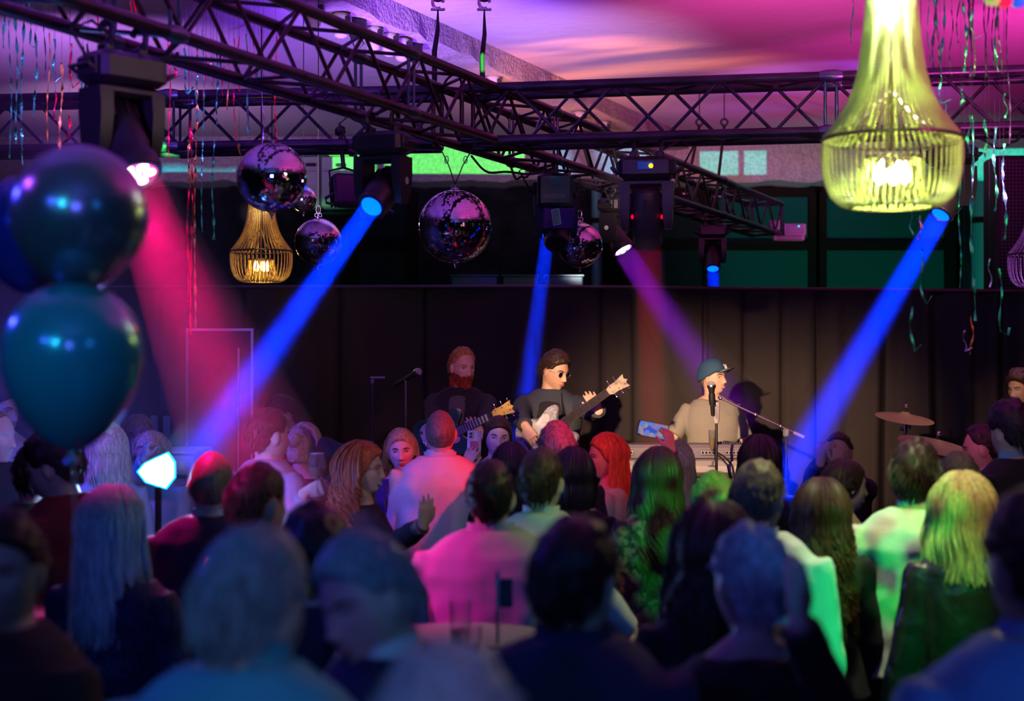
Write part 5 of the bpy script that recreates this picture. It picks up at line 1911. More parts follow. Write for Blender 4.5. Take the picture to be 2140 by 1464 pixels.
    info = dict(root=body, M=M, s=s, arms=arms, B=B, neck=neck_b, W2L=W2L, L2W=W2L.inverted(), hc=hc, fem=fem, tor=tor)
    return info


def glasses(P, dark=False, metal=None, rx=.021, rz=.017):
    M, b = P['M'], P['root']
    fm = metal or BLACK
    fem = P['fem']
    g, l = G(), G()
    y = face_y(.031, .005, fem) + .016
    for e in (-1, 1):
        ring = [M @ V((e * .031 + rx * math.cos(a), y - .05 * abs(e * .031 + rx * math.cos(a)) * .3, .002 + rz * math.sin(a))) for a in (2 * PI * j / 24 for j in range(24))]
        g.tube(ring, .0015, 6, closed=True)
        c = sum(ring, V()) / 24
        l.add([c] + ring, [(0, j + 1, (j + 1) % 24 + 1) for j in range(24)])
        g.tube([M @ V((e * (.031 + rx), y - .004, .008)), M @ V((e * .072, y - .035, .010)), M @ V((e * .080, -.005, .012)), M @ V((e * .077, -.022, -.005))], .0015, 6)
    g.tube([M @ V((-.010, y, .006)), M @ V((0, y + .003, .010)), M @ V((.010, y, .006))], .0015, 6)
    f = g.build('glasses', fm, b)
    l.build('lens', mat('dark_lens_glass', (.008, .008, .01), .08) if dark else mat('clear_lens', (1, 1, 1), .02, trans=1, alpha=.25), f)


def limb_axis(P, nm):
    S, E, W, sg, sp = P['arms'][nm]
    return P['L2W'] @ W, (P['L2W'].to_3x3() @ (W - E)).normalized()
# ------------------------------------------------------------------ clothes and hair of the guests
NAVY = cloth('navy', (.018, .022, .06))
BLK = cloth('black', (.012, .012, .014))
CREAM = cloth('cream_linen', (.72, .66, .60))
LGREY = cloth('light_grey', (.50, .49, .52))
WSH = cloth('white_shirt', (.78, .78, .80), .7)
TEALS = cloth('teal_shirt', (.10, .42, .50), .7)
LBLUE = cloth('pale_blue', (.30, .42, .70), .7)
BURG = cloth('burgundy', (.16, .01, .03))
DENIM = cloth('denim', (.035, .045, .065))
OLIVE = cloth('grey_olive', (.28, .27, .235), .8)
LEATH = cloth('black_leather', (.02, .02, .018), .32, spec=.7, bump=.6, bump_s=14)
FLOR = cloth('floral_velvet', (.015, .012, .02), .6, noise_s=34, col2=(.42, .10, .16))
SPOTD = cloth('dotted_navy', (.012, .018, .05), .8, noise_s=90, col2=(.05, .07, .15))
SHINYB = cloth('satin_blue', (.40, .52, .58), .35)
DRED = cloth('dark_red', (.25, .02, .04))
DARKT = cloth('dark_trousers', (.02, .02, .025))
JEAN = cloth('blue_jeans', (.04, .06, .12))
SEQ = cloth('dark_sequin', (.06, .04, .05), .3, bump=1.0, bump_s=140)
H_BLK = hairm('black', (.012, .009, .008))
H_BRN = hairm('brown', (.06, .03, .016))
H_DBR = hairm('dark_brown', (.03, .016, .010))
H_BLD = hairm('blonde', (.52, .36, .17))
H_LBL = hairm('light_blonde', (.66, .54, .36))
H_RED = hairm('copper', (.50, .13, .04))
H_GRY = hairm('grey', (.34, .34, .36))
H_WHT = hairm('white', (.62, .62, .64))
H_GIN = hairm('ginger', (.42, .19, .07))
H_ASH = hairm('ash', (.20, .15, .10))
SHC = lambda m, h=.042: (m, h, .066, 'collar')
tr = ('trousers', DARKT)
jn = ('trousers', JEAN)

# ------------------------------------------------------------------ the band
def gp(px, py, d):
    return at(px, py, d)


# bearded guitarist
G1D = 9.9
c1 = gp(930, 915, G1D - .33)
nd1 = gp(1075, 846, G1D - .55) - c1
GREENB = mat('green_burst_body', (.02, .10, .06), .15, col2=(.05, .16, .09), noise_s=3, coat=.8)
gt, GM = guitar('electric_guitar', 'green electric guitar with cream binding held by the bearded man', c1, nd1, (-.05, -1, .12), GREENB,
                mat('white_guard', (.75, .75, .7), .3), mat('maple_dark', (.2, .1, .04), .3), mat('gold_headstock', (.45, .28, .04), .35, noise_s=15), 6, nl=.37, bs=.95,
                board=mat('rosewood', (.02, .012, .01), .4), inlay=mat('pearl_block', (.62, .62, .66), .25))
fr1 = c1 + nd1 * .42
P = person('person with a ginger beard and dark suit playing the green guitar', 966, 722, 330, 172, skin='rosy', look=(38, -6, 0), z0=ST, nd=.005, vox=.0045, face=True,
           hair=dict(style='receding', m=H_GIN, thick=.010, det=1), top=('suit', BLK), legs=tr, brow=H_GIN,
           L_=dict(w=fr1 + V((.045, -.045, -.075)), fd=(-.6, .0, .75), palm=(0, 1, 0), curl=.5, spread=.03, hint=(-.5, -.3, -.8)),
           R_=dict(w=c1 + V((-.02, -.06, .04)), fd=(.9, -.1, -.3), palm=(0, 1, 0), curl=.45, hint=(.7, -.2, -.5)), collar=[SHC(cloth('dark_grey_shirt', (.10, .085, .10)), .036)])
Pg = P
# beard: dense short locks over jaw and lip
g = G()
rnd = random.Random(3)
for _ in range(1900):
    x = rnd.uniform(-.068, .068)
    z = rnd.uniform(-.112, -.022)
    if abs(x) < .023 and -.074 < z < -.056:
        continue
    if z > -.064 + .9 * max(0, abs(x) - .022) and not (abs(x) < .034 and -.058 < z < -.044):
        continue
    y = face_y(x, z) if abs(x) < .06 else face_y(math.copysign(.06, x), z) - (abs(x) - .06) * 3
    if z < -.1:
        y = min(y, .08)
    p = V((x, y - .003, z))
    e = V((x * .25, .35, -.9)) + V((rnd.gauss(0, .2), rnd.gauss(0, .2), rnd.gauss(0, .15)))
    ln = .014 + .016 * ss(-.06, -.10, z)
    g.tube([P['M'] @ p, P['M'] @ (p + e.normalized() * ln * .6 + V((0, .004, 0))), P['M'] @ (p + e.normalized() * ln)], [.005, .0045, .001], 4)
g.build('beard', hairm('beard', (.30, .045, .015)), P['root'])
G().tube([P['neck'] + V((0, y, z)) * P['s'] for y, z in ((.06, .0), (.108, -.04), (.138, -.10), (.150, -.2), (.142, -.4))], [.05, .055, .052, .045, .03], 14, flat=.28, up=(0, -1, 0)).build('shirt_front', cloth('dark_grey_shirt', (.1, .085, .1)), P['root'])

# bassist with sunglasses
G2D = 9.85
c2 = gp(1143, 908, G2D - .33)
nd2 = gp(1303, 797, G2D - .60) - c2
gt2, GM2 = guitar('bass_guitar', 'pale silver bass guitar held by the man in sunglasses', c2, nd2, (-.05, -1, .12), mat('silver_sparkle', (.60, .62, .66), .25, .5, noise_s=60),
                  mat('pearl_guard', (.70, .72, .74), .25, noise_s=8), mat('maple', (.45, .30, .15), .35), mat('wood_headstock', (.26, .21, .14), .4, noise_s=20), 5, nl=.50, bs=.90,
                  board=mat('dark_board', (.035, .025, .02), .4), inlay=None, frets=20)
fr2 = c2 + nd2 * .68
P = person('person in sunglasses and dark denim jacket playing the silver bass', 1160, 728, 330, 176, skin='tan', look=(48, -16, 0), z0=ST, nd=.01, vox=.0045, face=True,
           hair=dict(style='short', m=H_DBR, thick=.016, det=1.3, fringe=True), top=('jacket', DENIM), legs=jn, brow=H_DBR,
           L_=dict(w=fr2 + V((.05, -.045, -.08)), fd=(-.5, .0, .85), palm=(0, 1, 0), curl=.45, spread=.03, hint=(-.8, -.1, -.6)),
           R_=dict(w=gp(1098, 895, G2D - .42), fd=(.45, -.2, -.75), palm=(.3, .9, 0), curl=.5, hint=(.8, .3, -.3)))
glasses(P, dark=True, metal=STEEL)
g = G()
s_ = P['s']
g.tube([P['neck'] + V((x, y, z)) * s_ for x, y, z in ((.0, .07, -.02), (.0, .118, -.06), (0, .143, -.14), (0, .150, -.25), (0, .14, -.4))], [.05, .065, .08, .085, .08], 14, flat=.22, up=(0, -1, 0)).build('black_t_shirt', BLK, P['root'])
for (x, z) in ((.11, -.16), (.13, -.27), (-.11, -.16), (-.12, -.27), (.07, -.33), (-.08, -.33)):
    G().ball(P['neck'] + V((x, .158 - abs(x) * .12, z)) * s_, .007, 8, 6).build('button', STEEL, P['root'])
strap = [P['neck'] + V(q) * s_ for q in ((-.02, -.09, -.05), (-.06, -.05, .015), (-.085, .06, -.01), (-.09, .145, -.12), (-.08, .165, -.25), (-.07, .17, -.42))]
tag(G().tube([P['L2W'] @ q for q in strap], .032, 8, flat=.14, up=(0, -1, 0)).build('guitar_strap', mat('black_strap', (.02, .02, .022), .5)), 'wide black strap over the shoulder of the man with the silver bass', 'strap')
G().tube([P['M'] @ V(q) for q in ((.074, -.02, -.02), (.085, -.05, -.03), (.1, -.08, .0), (.07, -.1, -.05), (.04, -.1, -.1))], .0018, 6).build('earphone_cable', RUBBER, P['root'])

# the singer at the keyboard
P = person('person in a blue cap and grey T-shirt smiling behind the keyboard', 1490, 752, 300, 180, skin='fair', look=(52, 3, 0), z0=ST, nd=.005, vox=.0045, face=True, smile=True,
           hair=dict(style='buzz', m=H_ASH, thick=.0015), top=('tee', OLIVE), legs=jn, build=1.04,
           R_=dict(w=gp(1434, 948, 10.75), fd=(.15, -.9, -.3), palm=(0, 0, -1), curl=.35, hint=(.7, -.75, -.3)),
           L_=dict(w=gp(1530, 948, 10.75), fd=(-.1, -.9, -.3), palm=(0, 0, -1), curl=.35, hint=(-.7, -.75, -.3)))
SINGER = P
CAPM = cloth('cap_blue', (.03, .09, .17), .7)
def capth(sx, sy, sz):
    e = interp([(-1, -.20), (-.3, -.05), (.2, .16), (.6, .34), (1, .40)], sy)
    return -.012 + ss(e - .05, e + .03, sz) * (.030 + .012 * ss(.3, .9, sz))
g = G()
head_mesh(g, P['M'], n=110, m=100, inflate=capth)
cp = g.build('cap', CAPM, P['root'])
rows = []
for (rr_, zz) in ((0, .046), (.035, .058), (.07, .070)):
    rows.append([V((math.sin(a) * (.072 - rr_ * .25), .062 + math.cos(a) * .04 + rr_ * (.35 + .65 * math.cos(a * .9)), zz - .012 * (1 - math.cos(a)) * 1.2)) for a in (R(-78 + 156 * j / 16) for j in range(17))])
vs = [P['M'] @ p for r_ in rows for p in r_] + [P['M'] @ (p - V((0, 0, .004))) for r_ in rows for p in r_]
n = 17
fs = []
for q in (0, 3 * n):
    for i in range(2):
        for j in range(n - 1):
            fs.append((q + i * n + j, q + i * n + j + 1, q + (i + 1) * n + j + 1, q + (i + 1) * n + j))
for j in range(n - 1):
    fs.append((2 * n + j, 2 * n + j + 1, 5 * n + j + 1, 5 * n + j))
pk = G().add(vs, fs).build('peak', CAPM, cp)
tag(G().add([V(p) - V((0, 0, .0045)) for p in vs[:3 * n]], fs[:2 * (n - 1)]).build('peak_underside', mat('peak_grey', (.45, .45, .47), .8), cp), 'grey underside of the peak', None)
G().ball(P['M'] @ V((0, 0, .158)), .006, 8, 6).build('cap_button', CAPM, cp)
# white letters interlocked on the cap front
lg = G()
def capp(x, z):
    sy = math.sqrt(max(0, 1 - (x / .1) ** 2 - (z / .16) ** 2))
    return P['M'] @ V((x, .128 * sy * .98, z))
for poly in (((-.012, .062), (-.012, .094)), ((-.012, .094), (.010, .062)), ((.010, .062), (.010, .094)), ((-.018, .092), (0, .078)), ((.016, .092), (0, .078)), ((0, .078), (0, .058)), ((-.016, .094), (-.008, .094)), ((.006, .094), (.014, .094))):
    lg.tube([capp(*poly[0]), capp((poly[0][0] + poly[1][0]) / 2, (poly[0][1] + poly[1][1]) / 2), capp(*poly[1])], .0026, 6)
lg.build('cap_letters', mat('white_thread', (.85, .85, .85), .6), cp)
# drummer
P = person('person with short curly hair drumming at the photo edge', 2132, 768, 300, 128, skin='tan', look=(0, -6, 0), z0=ST, vox=.006, face=True, seated=True,
           hair=dict(style='short', m=H_BRN, thick=.022, det=1.6), top=('tee', BLK), legs=jn,
           R_=dict(t=(.18, .42, .92), curl=.9), L_=dict(t=(-.12, .45, .98), curl=.9))

# ------------------------------------------------------------------ guests in front of the stage, from the stage backwards
def pp(*a, **k):
    return person(*a, **k)


# far left cluster
pp('person with curly hair talking behind the pink haired head near the booth', 590, 822, 330, 125, skin='tan', hair=dict(style='short', m=H_DBR, thick=.012), top=('shirt', BLK), legs=tr, look=(0, -10, 0))
pp('person with pale headband drinking behind the white light panel', 289, 860, 350, 178, 'f', hair=dict(style='bob', m=H_LBL, length=.12, det=.7), top=('blouse', LBLUE), legs=tr, look=(5, -8, 0), face=True, vox=.006,
   R_=dict(w=at(303, 905, 8.9), fd=(0, -.2, 1), palm=(.6, .4, 0), curl=1.0))
pp('person with fluffy blonde hair lit mauve above the white light panel', 316, 895, 410, 170, 'f', hair=dict(style='bob', m=H_LBL, length=.12, vol=.02, det=.7), top=('blouse', LGREY), legs=tr, look=(0, -14, 0),
   R_=dict(w=at(310, 945, 7.6), fd=(.1, -.1, 1), palm=(.6, .4, 0), curl=.9))
pp('person with long pale wavy hair standing between the teal balloon and the light panel', 224, 878, 440, 20, 'f', hair=dict(style='wavy', m=H_LBL, length=.30, vol=.02), top=('dress', LGREY), look=(0, 0, 0))
pp('smiling person in profile cut off by the photo edge next to the teal balloon', 2, 798, 400, 215, hair=dict(style='short', m=H_BRN, thick=.014), top=('shirt', WSH), legs=tr, face=True, vox=.006, smile=True, look=(28, -6, 0))
pp('pink lit bald person at the very edge under the balloons', -12, 850, 480, 250, hair=dict(style='buzz', m=H_ASH, thick=.001), top=('suit', BLK), legs=tr, skin='rosy', vox=.006)
pp('person in a burgundy jacket bowing the head below the teal balloon', 112, 898, 570, 62, skin='fair', hair=dict(style='short', m=H_BLK, thick=.022, det=1.3), top=('jacket', BURG), legs=tr, look=(22, -20, 0), face=True, vox=.006, lean=4)
pp('person in black behind the one in burgundy', 68, 925, 535, 20, hair=dict(style='short', m=H_BLK), top=('suit', BLK), legs=tr)
# around the booth
pp('person with cropped brown hair holding a wine glass beside the curtain', 563, 850, 450, -38, skin='fair', hair=dict(style='short', m=H_BRN, thick=.012), top=('shirt', cloth('mauve_shirt', (.4, .36, .42))), legs=tr, look=(-14, 0, 0), face=True, vox=.006,
   R_=dict(w=at(637, 1030, 6.95), fd=(.9, -.1, .3), palm=(.0, 1, .2), curl=.9, hint=(.5, -.3, -.9)))
WG = at(662, 1012, 6.93)
pp('person with pinned fair hair and one hand raised to it near the wine glass', 636, 876, 420, -30, 'f', hair=dict(style='bun', m=H_LBL, thick=.018, det=1.2), top=('blouse', BLK), legs=tr, look=(8, -8, 0), vox=.006,
   R_=dict(w=at(668, 925, 7.75), fd=(-.4, 0, .9), palm=(-.8, 0, .2), curl=.6, hint=(.9, 0, -.3)))
P = pp('person with long curly copper hair and thin glasses in a black top', 760, 914, 480, -72, 'f', hair=dict(style='curly', m=H_RED, length=.28, vol=.035, wave=.014, thick=.02, det=1.5), top=('blouse', BLK), legs=tr, look=(-28, 0, 0), face=True, smile=True, vox=.0045, brow=H_GIN,
       R_=dict(w=at(884, 1098, 6.35), fd=(.18, 0, 1), palm=(-.45, .85, 0), curl=.3, spread=.06, hint=(.2, -.2, -1)))
glasses(P, metal=mat('gold_rim', (.5, .35, .15), .3, 1), rx=.023, rz=.020)
W_, ax_ = limb_axis(P, 'R')
for k in range(3):
    Mb = frame(W_ - ax_ * (.01 + .012 * k), ax_)
    G().tube([(P['W2L'] @ (Mb @ V((.032 * math.cos(a), .032 * math.sin(a), 0)))) for a in (2 * PI * j / 20 for j in range(20))], .004, 6, closed=True).build('bracelet', mat('silver_bracelet', (.5, .55, .4), .25, .9), P['root'])
pp('person with wavy blonde hair in a navy blouse facing the room', 839, 889, 400, 188, 'f', skin='pale', hair=dict(style='bob', m=H_BLD, length=.14, thick=.012, vol=.012, wave=.012), top=('blouse', cloth('royal_navy', (.02, .05, .20), .6)), legs=tr, look=(-6, -4, 3), face=True, vox=.0045,
   L_=dict(w=at(815, 1075, 7.95), fd=(.2, -.2, .9), palm=(-.9, 0, .2), curl=.5, hint=(-.4, -.3, -.9)), mouth=mat('rose_lips', (.5, .1, .12), .3))
pp('bald person in a cream linen jacket seen from behind', 920, 852, 426, 3, hair=dict(style='buzz', m=H_ASH, thick=.0008), top=('jacket', CREAM), legs=tr, skin='rosy', vox=.006, build=1.10, collar=[SHC(WSH, .05), (CREAM, .04, .078, 'jacket_collar')])
P = pp('person taking a selfie with a white phone, hair tied back', 1040, 862, 375, 172, 'f', skin='pale', hair=dict(style='bun', m=H_DBR, thick=.012, det=1.3), top=('blouse', cloth('dark_green', (.02, .05, .04))), legs=tr, look=(14, -6, -4), face=True, vox=.0045,
       R_=dict(w=at(972, 976, 8.31), fd=(.38, -.05, .9), palm=(.25, .95, 0), curl=.40, spread=.08, hint=(.8, -.2, -.7)), mouth=mat('pink_lips', (.6, .16, .2), .3))
pp('dark haired head low in front of the selfie taker', 1066, 916, 470, 12, 'f', hair=dict(style='long', m=H_BLK, length=.26, det=1.0), top=('blouse', BLK), legs=tr)
pp('person with greying crew cut lit red on top, before the bass player', 1163, 875, 452, -4, hair=dict(style='short', m=H_GRY, thick=.006), top=('shirt', BLK), legs=tr, vox=.006, hd=1.08, skin='rosy')
pp('person with straight copper hair and pale blue satin top in profile', 1266, 897, 430, 76, 'f', skin='fair', hair=dict(style='long', m=H_RED, length=.24, wave=.004, thick=.012, det=1.5), top=('blouse', SHINYB), legs=tr, look=(30, -4, 0), face=True, smile=True, vox=.0045, brow=H_GIN)
pp('person with a short black bob behind the copper haired one', 1199, 925, 500, -8, 'f', hair=dict(style='bob', m=H_BLK, length=.15, wave=.002, det=1.3), top=('blouse', BLK), legs=tr)
pp('person with straight blonde hair raising a phone towards the singer', 1415, 914, 415, 6, 'f', hair=dict(style='long', m=H_LBL, length=.30, wave=.003, det=1.2), top=('dress', SEQ), look=(0, 0, 0), vox=.0055,
   L_=dict(w=at(1403, 938, 7.54), fd=(-.2, -.02, 1), palm=(-.55, .8, 0), curl=.55, spread=.05, hint=(-.8, -.2, -.7), thumb=1))
pp('person with brown hair lit dark red in front of the boom stand', 1586, 901, 440, 4, 'f', hair=dict(style='bob', m=H_DBR, length=.20, vol=.03, det=1.2), top=('blouse', BLK), legs=tr)
pp('person hiding the face behind two raised hands near the cymbals', 1752, 899, 385, 150, skin='rosy', hair=dict(style='receding', m=H_BRN, thick=.008), top=('suit', BLK), legs=tr, look=(10, 0, 0), vox=.0055, face=True,
   R_=dict(w=at(1716, 962, 8.15), fd=(.05, -.1, 1), palm=(.4, .8, 0), curl=.55, hint=(.7, 0, -.9)),
   L_=dict(w=at(1742, 965, 8.05), fd=(.05, -.1, 1), palm=(.0, .9, 0), curl=.9, point=0, hint=(-.7, 0, -.9)))
pp('balding person in a black suit in profile near the drum', 2052, 882, 430, 72, skin='rosy', hair=dict(style='receding', m=H_DBR, thick=.010), top=('suit', BLK), legs=tr, look=(0, -6, 0), face=True, vox=.0055, lean=6)
pp('person with thick black hair and pale blue shirt collar before the drummer', 2112, 835, 470, 25, hair=dict(style='short', m=H_BLK, thick=.024), top=('suit', BLK), legs=tr, collar=[SHC(LBLUE, .05)], look=(0, -8, 0))
pp('head with flat green lit hair beneath the ride cymbal', 2003, 940, 515, 10, hair=dict(style='short', m=H_ASH, thick=.014), top=('shirt', WSH), legs=tr)
# middle rows
pp('person with long wavy green lit hair in a floral velvet dress', 1374, 925, 520, 8, 'f', hair=dict(style='wavy', m=H_BRN, length=.44, vol=.02, wave=.022, thick=.016, det=1.9), top=('dress', FLOR), vox=.0065)
P19 = None
pp('person in a crisp white shirt with cropped dark hair lit green', 1132, 930, 600, -12, hair=dict(style='short', m=H_BRN, thick=.010), top=('shirt', WSH), legs=tr, collar=[SHC(WSH, .045)], vox=.006, look=(-6, 0, 0),
   R_=dict(w=at(1318, 1318, 5.3), fd=(.3, -.1, -.95), palm=(-1, 0, 0), curl=.4, hint=(.1, -1, -.2)))
pp('person in a light grey jacket lit magenta, seen from behind', 1026, 955, 655, 2, hair=dict(style='short', m=H_DBR, thick=.009), top=('jacket', LGREY), legs=tr, vox=.0065, build=1.18, collar=[(LGREY, .045, .078, 'jacket_collar')], look=(-8, 0, 0))
pp('person with a shaved head glowing red on top in a dark suit', 443, 936, 620, 4, skin='rosy', hair=dict(style='buzz', m=H_ASH, thick=.001), top=('suit', NAVY), legs=tr, collar=[SHC(WSH, .045)], vox=.007, build=1.12)
pp('dark haired person in a dark red jacket turning away from the shaved head', 541, 962, 690, -42, skin='tan', hair=dict(style='short', m=H_DBR, thick=.012), top=('jacket', DRED), legs=tr, vox=.007)
pp('person in a green lit white shirt with swept back dark hair', 1912, 915, 590, -8, skin='fair', hair=dict(style='short', m=H_DBR, thick=.020, det=1.6), top=('shirt', WSH), legs=tr, collar=[SHC(WSH, .045)], vox=.0065, look=(-12, 0, 0), build=1.12)
pp('person in profile with hair tied back, lit green beside the white shirt', 1768, 950, 520, -66, 'f', skin='fair', hair=dict(style='pony', m=H_DBR, length=.22, wave=.004, thick=.008), top=('blouse', BLK), legs=tr, look=(-10, -2, 0), face=True, vox=.0055)
pp('person with very long curly brown hair in a black top', 1716, 988, 600, 4, 'f', hair=dict(style='curly', m=H_BRN, length=.46, vol=.03, wave=.014, det=1.5), top=('blouse', BLK), legs=tr)
pp('person with tousled fair hair in a white shirt lit bright green', 1585, 958, 670, -24, skin='tan', hair=dict(style='short', m=H_ASH, thick=.013, det=1.6), top=('shirt', WSH), legs=tr, vox=.0065, build=1.15, look=(-10, 0, 0), collar=[SHC(WSH, .045)])
pp('person with a brown and gold updo beside the tousled fair head', 1492, 976, 560, 14, 'f', hair=dict(style='bun', m=hairm('honey', (.22, .13, .05)), thick=.024, det=1.6), top=('blouse', BLK), legs=tr)
pp('person with golden layered hair and a black leather jacket', 2008, 975, 650, 6, 'f', hair=dict(style='wavy', m=H_BLD, length=.20, vol=.03, wave=.012, thick=.018, det=1.6), top=('jacket', LEATH), legs=tr, vox=.0065)
pp('person with dark curly hair just behind the white haired one in grey', 1490, 1036, 880, 6, 'f', hair=dict(style='curly', m=H_DBR, length=.30, vol=.03, wave=.012, det=1.2), top=('blouse', BLK), legs=tr)
pp('dark haired head low between the copper curls and the grey heads', 655, 1048, 900, 10, hair=dict(style='short', m=H_BLK, thick=.018), top=('shirt', NAVY), legs=tr)
# nearest rows
pp('person with long silver hair and a dotted navy top', 243, 1002, 740, -14, 'f', hair=dict(style='long', m=H_WHT, length=.30, vol=.022, wave=.006, thick=.016, det=1.6), top=('blouse', SPOTD), legs=tr, look=(-14, 0, 0), build=1.1)
pp('dark figure at the edge below the burgundy jacket, face half turned', 8, 1052, 1080, 150, skin='tan', hair=dict(style='short', m=H_DBR, thick=.010), top=('jacket', cloth('dark_brown', (.05, .03, .02))), legs=tr, look=(30, 0, 0), face=True)
pp('person with grey hair and a bright teal collar very near the camera', 528, 1092, 1400, -10, skin='fair', hair=dict(style='short', m=H_GRY, thick=.014, det=1.4), top=('shirt', TEALS), legs=tr, look=(-16, -4, 0), collar=[SHC(TEALS, .06)], vox=.009, nd=.06, hd=.93)
pp('grey haired person in a dark suit leaning to the ear of the teal collar', 768, 1100, 1200, 118, skin='rosy', hair=dict(style='short', m=H_GRY, thick=.012, det=1.3), top=('suit', NAVY), legs=tr, look=(20, -12, 10), face=True, collar=[SHC(WSH, .05)], lean=3, nd=.04, hd=.95)
pp('white haired head at the bottom edge, nearest of all', 935, 1342, 2000, 0, hair=dict(style='short', m=H_WHT, thick=.016, det=1.4), top=('shirt', LBLUE), legs=tr, vox=.009)
pp('black haired person in a navy suit at the centre front', 1203, 1072, 1090, -14, skin='tan', hair=dict(style='short', m=H_BLK, thick=.014, det=1.3), top=('suit', NAVY), legs=tr, look=(-14, 0, 0), vox=.009, build=1.1, collar=[(NAVY, .045, .078, 'jacket_collar')])
pp('person with short white hair in a dark top, lit violet and teal', 1566, 1087, 985, 16, 'f', hair=dict(style='short', m=H_WHT, thick=.018, det=1.5), top=('blouse', BLK), legs=tr, look=(10, 0, 0), build=1.12,
   R_=dict(w=at(1668, 1300, 3.0), fd=(0, 0, 1), palm=(-.5, .7, 0), curl=.3, hint=(.6, .3, -1)))
pp('dark haired person in a pale blue shirt at the corner nearest the camera', 2168, 1012, 1250, 14, skin='tan', hair=dict(style='short', m=H_DBR, thick=.014, det=1.3), top=('shirt', LBLUE), legs=tr, vox=.009, build=1.18, collar=[SHC(LBLUE, .045)])


# ------------------------------------------------------------------ things held or standing among the guests
def phone(label, c, nrm, up, screen=None, case=None, card=False):
    """nrm points from the back to the viewer side we see"""
    z = V(nrm).normalized()
    y = V(up)
    y = (y - z * y.dot(z)).normalized()
    x = y.cross(z)
    M = Matrix((x, y, z)).transposed().to_4x4()
    t = thing('mobile_phone', label, 'phone', c)
    G().box((0, 0, 0), (.074, .15, .008), bev=.003).xf(M).build('phone_body', case or BLACK, t)
    if screen:
        G().box((0, 0, .0045), (.068, .142, .001)).xf(M).build('screen', screen, t)
    else:
        G().box((-.018, .05, .0048), (.03, .034, .002), bev=.0008).xf(M).build('camera_bump', mat('bump_grey', (.5, .5, .52), .3), t)
        for yy in (.042, .058):
            G().lathe([(.0065, .005), (.0065, .0075)], 12, M @ Matrix.Translation((-.020, yy, 0))).build('camera_lens', BLACK, t)
        G().box((.0, -.018, .0045), (.045, .075, .001)).xf(M).build('card_sticker', mat('pink_card', (.75, .15, .22), .5), t)
    return t


scr = bpy.data.materials.new('phone_screen')
scr.use_nodes = True
nt = scr.node_tree
b = nt.nodes['Principled BSDF']
n = nt.nodes.new('ShaderNodeTexVoronoi')
n.inputs['Scale'].default_value = 45
rp = nt.nodes.new('ShaderNodeValToRGB')
rp.color_ramp.interpolation = 'CONSTANT'
for i, (p_, c_) in enumerate(((0, (.04, .12, .9)), (.25, (.75, .25, .28)), (.5, (.15, .35, .9)), (.7, (.5, .4, .5)), (.85, (.05, .02, .1)))):
    e = rp.color_ramp.elements[i] if i < 2 else rp.color_ramp.elements.new(p_)
    e.position = p_
    e.color = (*c_, 1)
tc = nt.nodes.new('ShaderNodeTexCoord')
nt.links.new(tc.outputs['Object'], n.inputs['Vector'])
nt.links.new(n.outputs['Color'], rp.inputs[0])
nt.links.new(rp.outputs[0], b.inputs['Emission Color'])
b.inputs['Emission Strength'].default_value = .6
b.inputs['Base Color'].default_value = (.01, .01, .01, 1)
phone('white phone with a pink card held up for a selfie', at(991, 929, 8.35), (0.12, -1, .05), (0.04, 0, 1), case=mat('phone_white', (.7, .68, .74), .3))
phone('black phone held sideways filming the singer', at(1364, 898, 7.58), (.15, -1, .02), (1, .12, -.2), screen=scr)


def wine_glass(label, p, s=1.0, wine=True):
    t = thing('wine_glass', label, 'glass', p)
    gm = mat('thin_glass')
    G().lathe([(.034, 0), (.034, .002), (.004, .006), (.0035, .075), (.009, .085)], 22).build('foot_and_stem', gm, t)
    pr = [(.006, .085), (.026, .10), (.037, .13), (.037, .155), (.030, .195)]
    G().lathe([(a, b) for a, b in pr] + [(a - .0012, b) for a, b in reversed(pr)], 24, caps=False).build('bowl', gm, t)
    G().lathe([(.030, .194), (.0312, .196), (.030, .198)], 24, caps=False).build('rim', mat('glass_rim', (.9, .9, .9), .05, .6), t)
    if wine:
        G().lathe([(.004, .088), (.024, .101), (.0345, .128), (.035, .135)], 20).build('wine', mat('white_wine', (.85, .75, .4), .08, trans=.4), t)
    return t


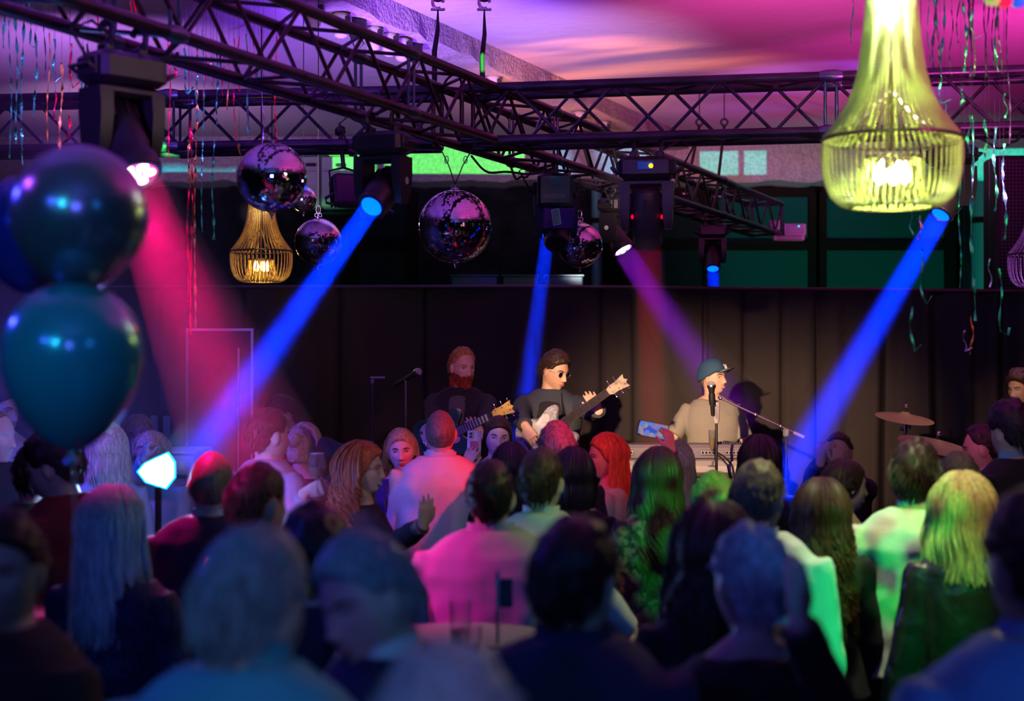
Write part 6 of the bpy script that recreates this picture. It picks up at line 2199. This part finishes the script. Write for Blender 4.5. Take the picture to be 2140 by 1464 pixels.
wine_glass('wine glass with white wine held in front of the dark curtain', at(663, 1040, 6.93))
flute('champagne flute held by the blonde in navy', at(813, 1113, 7.88), 1.0, fill=.2)
TBL = mat('white_table_top', (.55, .5, .58), .4)
tb = thing('bar_table', 'high round bar table between the navy suit and the grey jacket', 'table', (at(965, 1340, 4.3).x, 4.3, 0))
zt = at(0, 1338, 4.3).z
G().lathe([(.30, zt - .03), (.32, zt - .02), (.32, zt - .005), (.30, zt)], 40).build('table_top', TBL, tb)
G().cyl((0, 0, .02), (0, 0, zt - .02), .035, 16).build('pedestal', BLACK, tb)
G().lathe([(.24, 0), (.24, .015), (.05, .03)], 28).build('foot', BLACK, tb)
def tumbler(label, p, r=.032, h=.11, col=(1, 1, 1)):
    t = thing('tumbler', label, 'glass', p)
    gm = mat('thin_glass')
    G().lathe([(r * .85, 0), (r, h), (r - .0015, h), (r * .82, .006)], 22, caps=False).lathe([(.0005, .0), (r * .85, .001)], 22, caps=False).build('glass_wall', gm, t)
    G().lathe([(r * .80, .007), (r * .86, h * .35)], 20).build('drink', mat('pink_drink', (.8, .3, .45), .1, trans=.5), t)
    return t


tumbler('tall tumbler on the bar table behind the navy suit', V((at(962, 1340, 4.25).x, 4.25, zt)), .030, .115)
tumbler('shorter tumbler beside the tall one on the bar table', V((at(985, 1345, 4.1).x, 4.12, zt)), .028, .07)
t = thing('card_holder', 'small pale card holder with a dark card on the bar table', 'sign', V((at(1040, 1330, 4.2).x, 4.2, zt)))
G().lathe([(.025, 0), (.025, .006), (.004, .01)], 16).cyl((0, 0, .0), (0, 0, .09), .004).build('stand', mat('pale_wood', (.55, .5, .45), .5), t)
G().box((0, 0, .13), (.011, .012, .15), bev=.002).build('clip_bar', mat('pale_wood'), t)
G().box((.022, 0, .145), (.034, .003, .075)).build('card', mat('dark_card', (.02, .05, .05), .5), t)
tb = thing('bar_table', 'high bar table at the photo edge below the burgundy jacket', 'table', (at(62, 1295, 5.0).x, 5.0, 0))
zt2 = at(0, 1302, 5.0).z
G().lathe([(.26, zt2 - .03), (.28, zt2 - .02), (.28, zt2 - .005), (.26, zt2)], 40).build('table_top', TBL, tb)
G().cyl((0, 0, .02), (0, 0, zt2 - .02), .035, 16).build('pedestal', BLACK, tb)
G().lathe([(.22, 0), (.22, .015), (.05, .03)], 28).build('foot', BLACK, tb)
tumbler('wide pink lit tumbler on the bar table by the photo edge', V((at(84, 1302, 4.95).x, 4.95, zt2)), .034, .075)
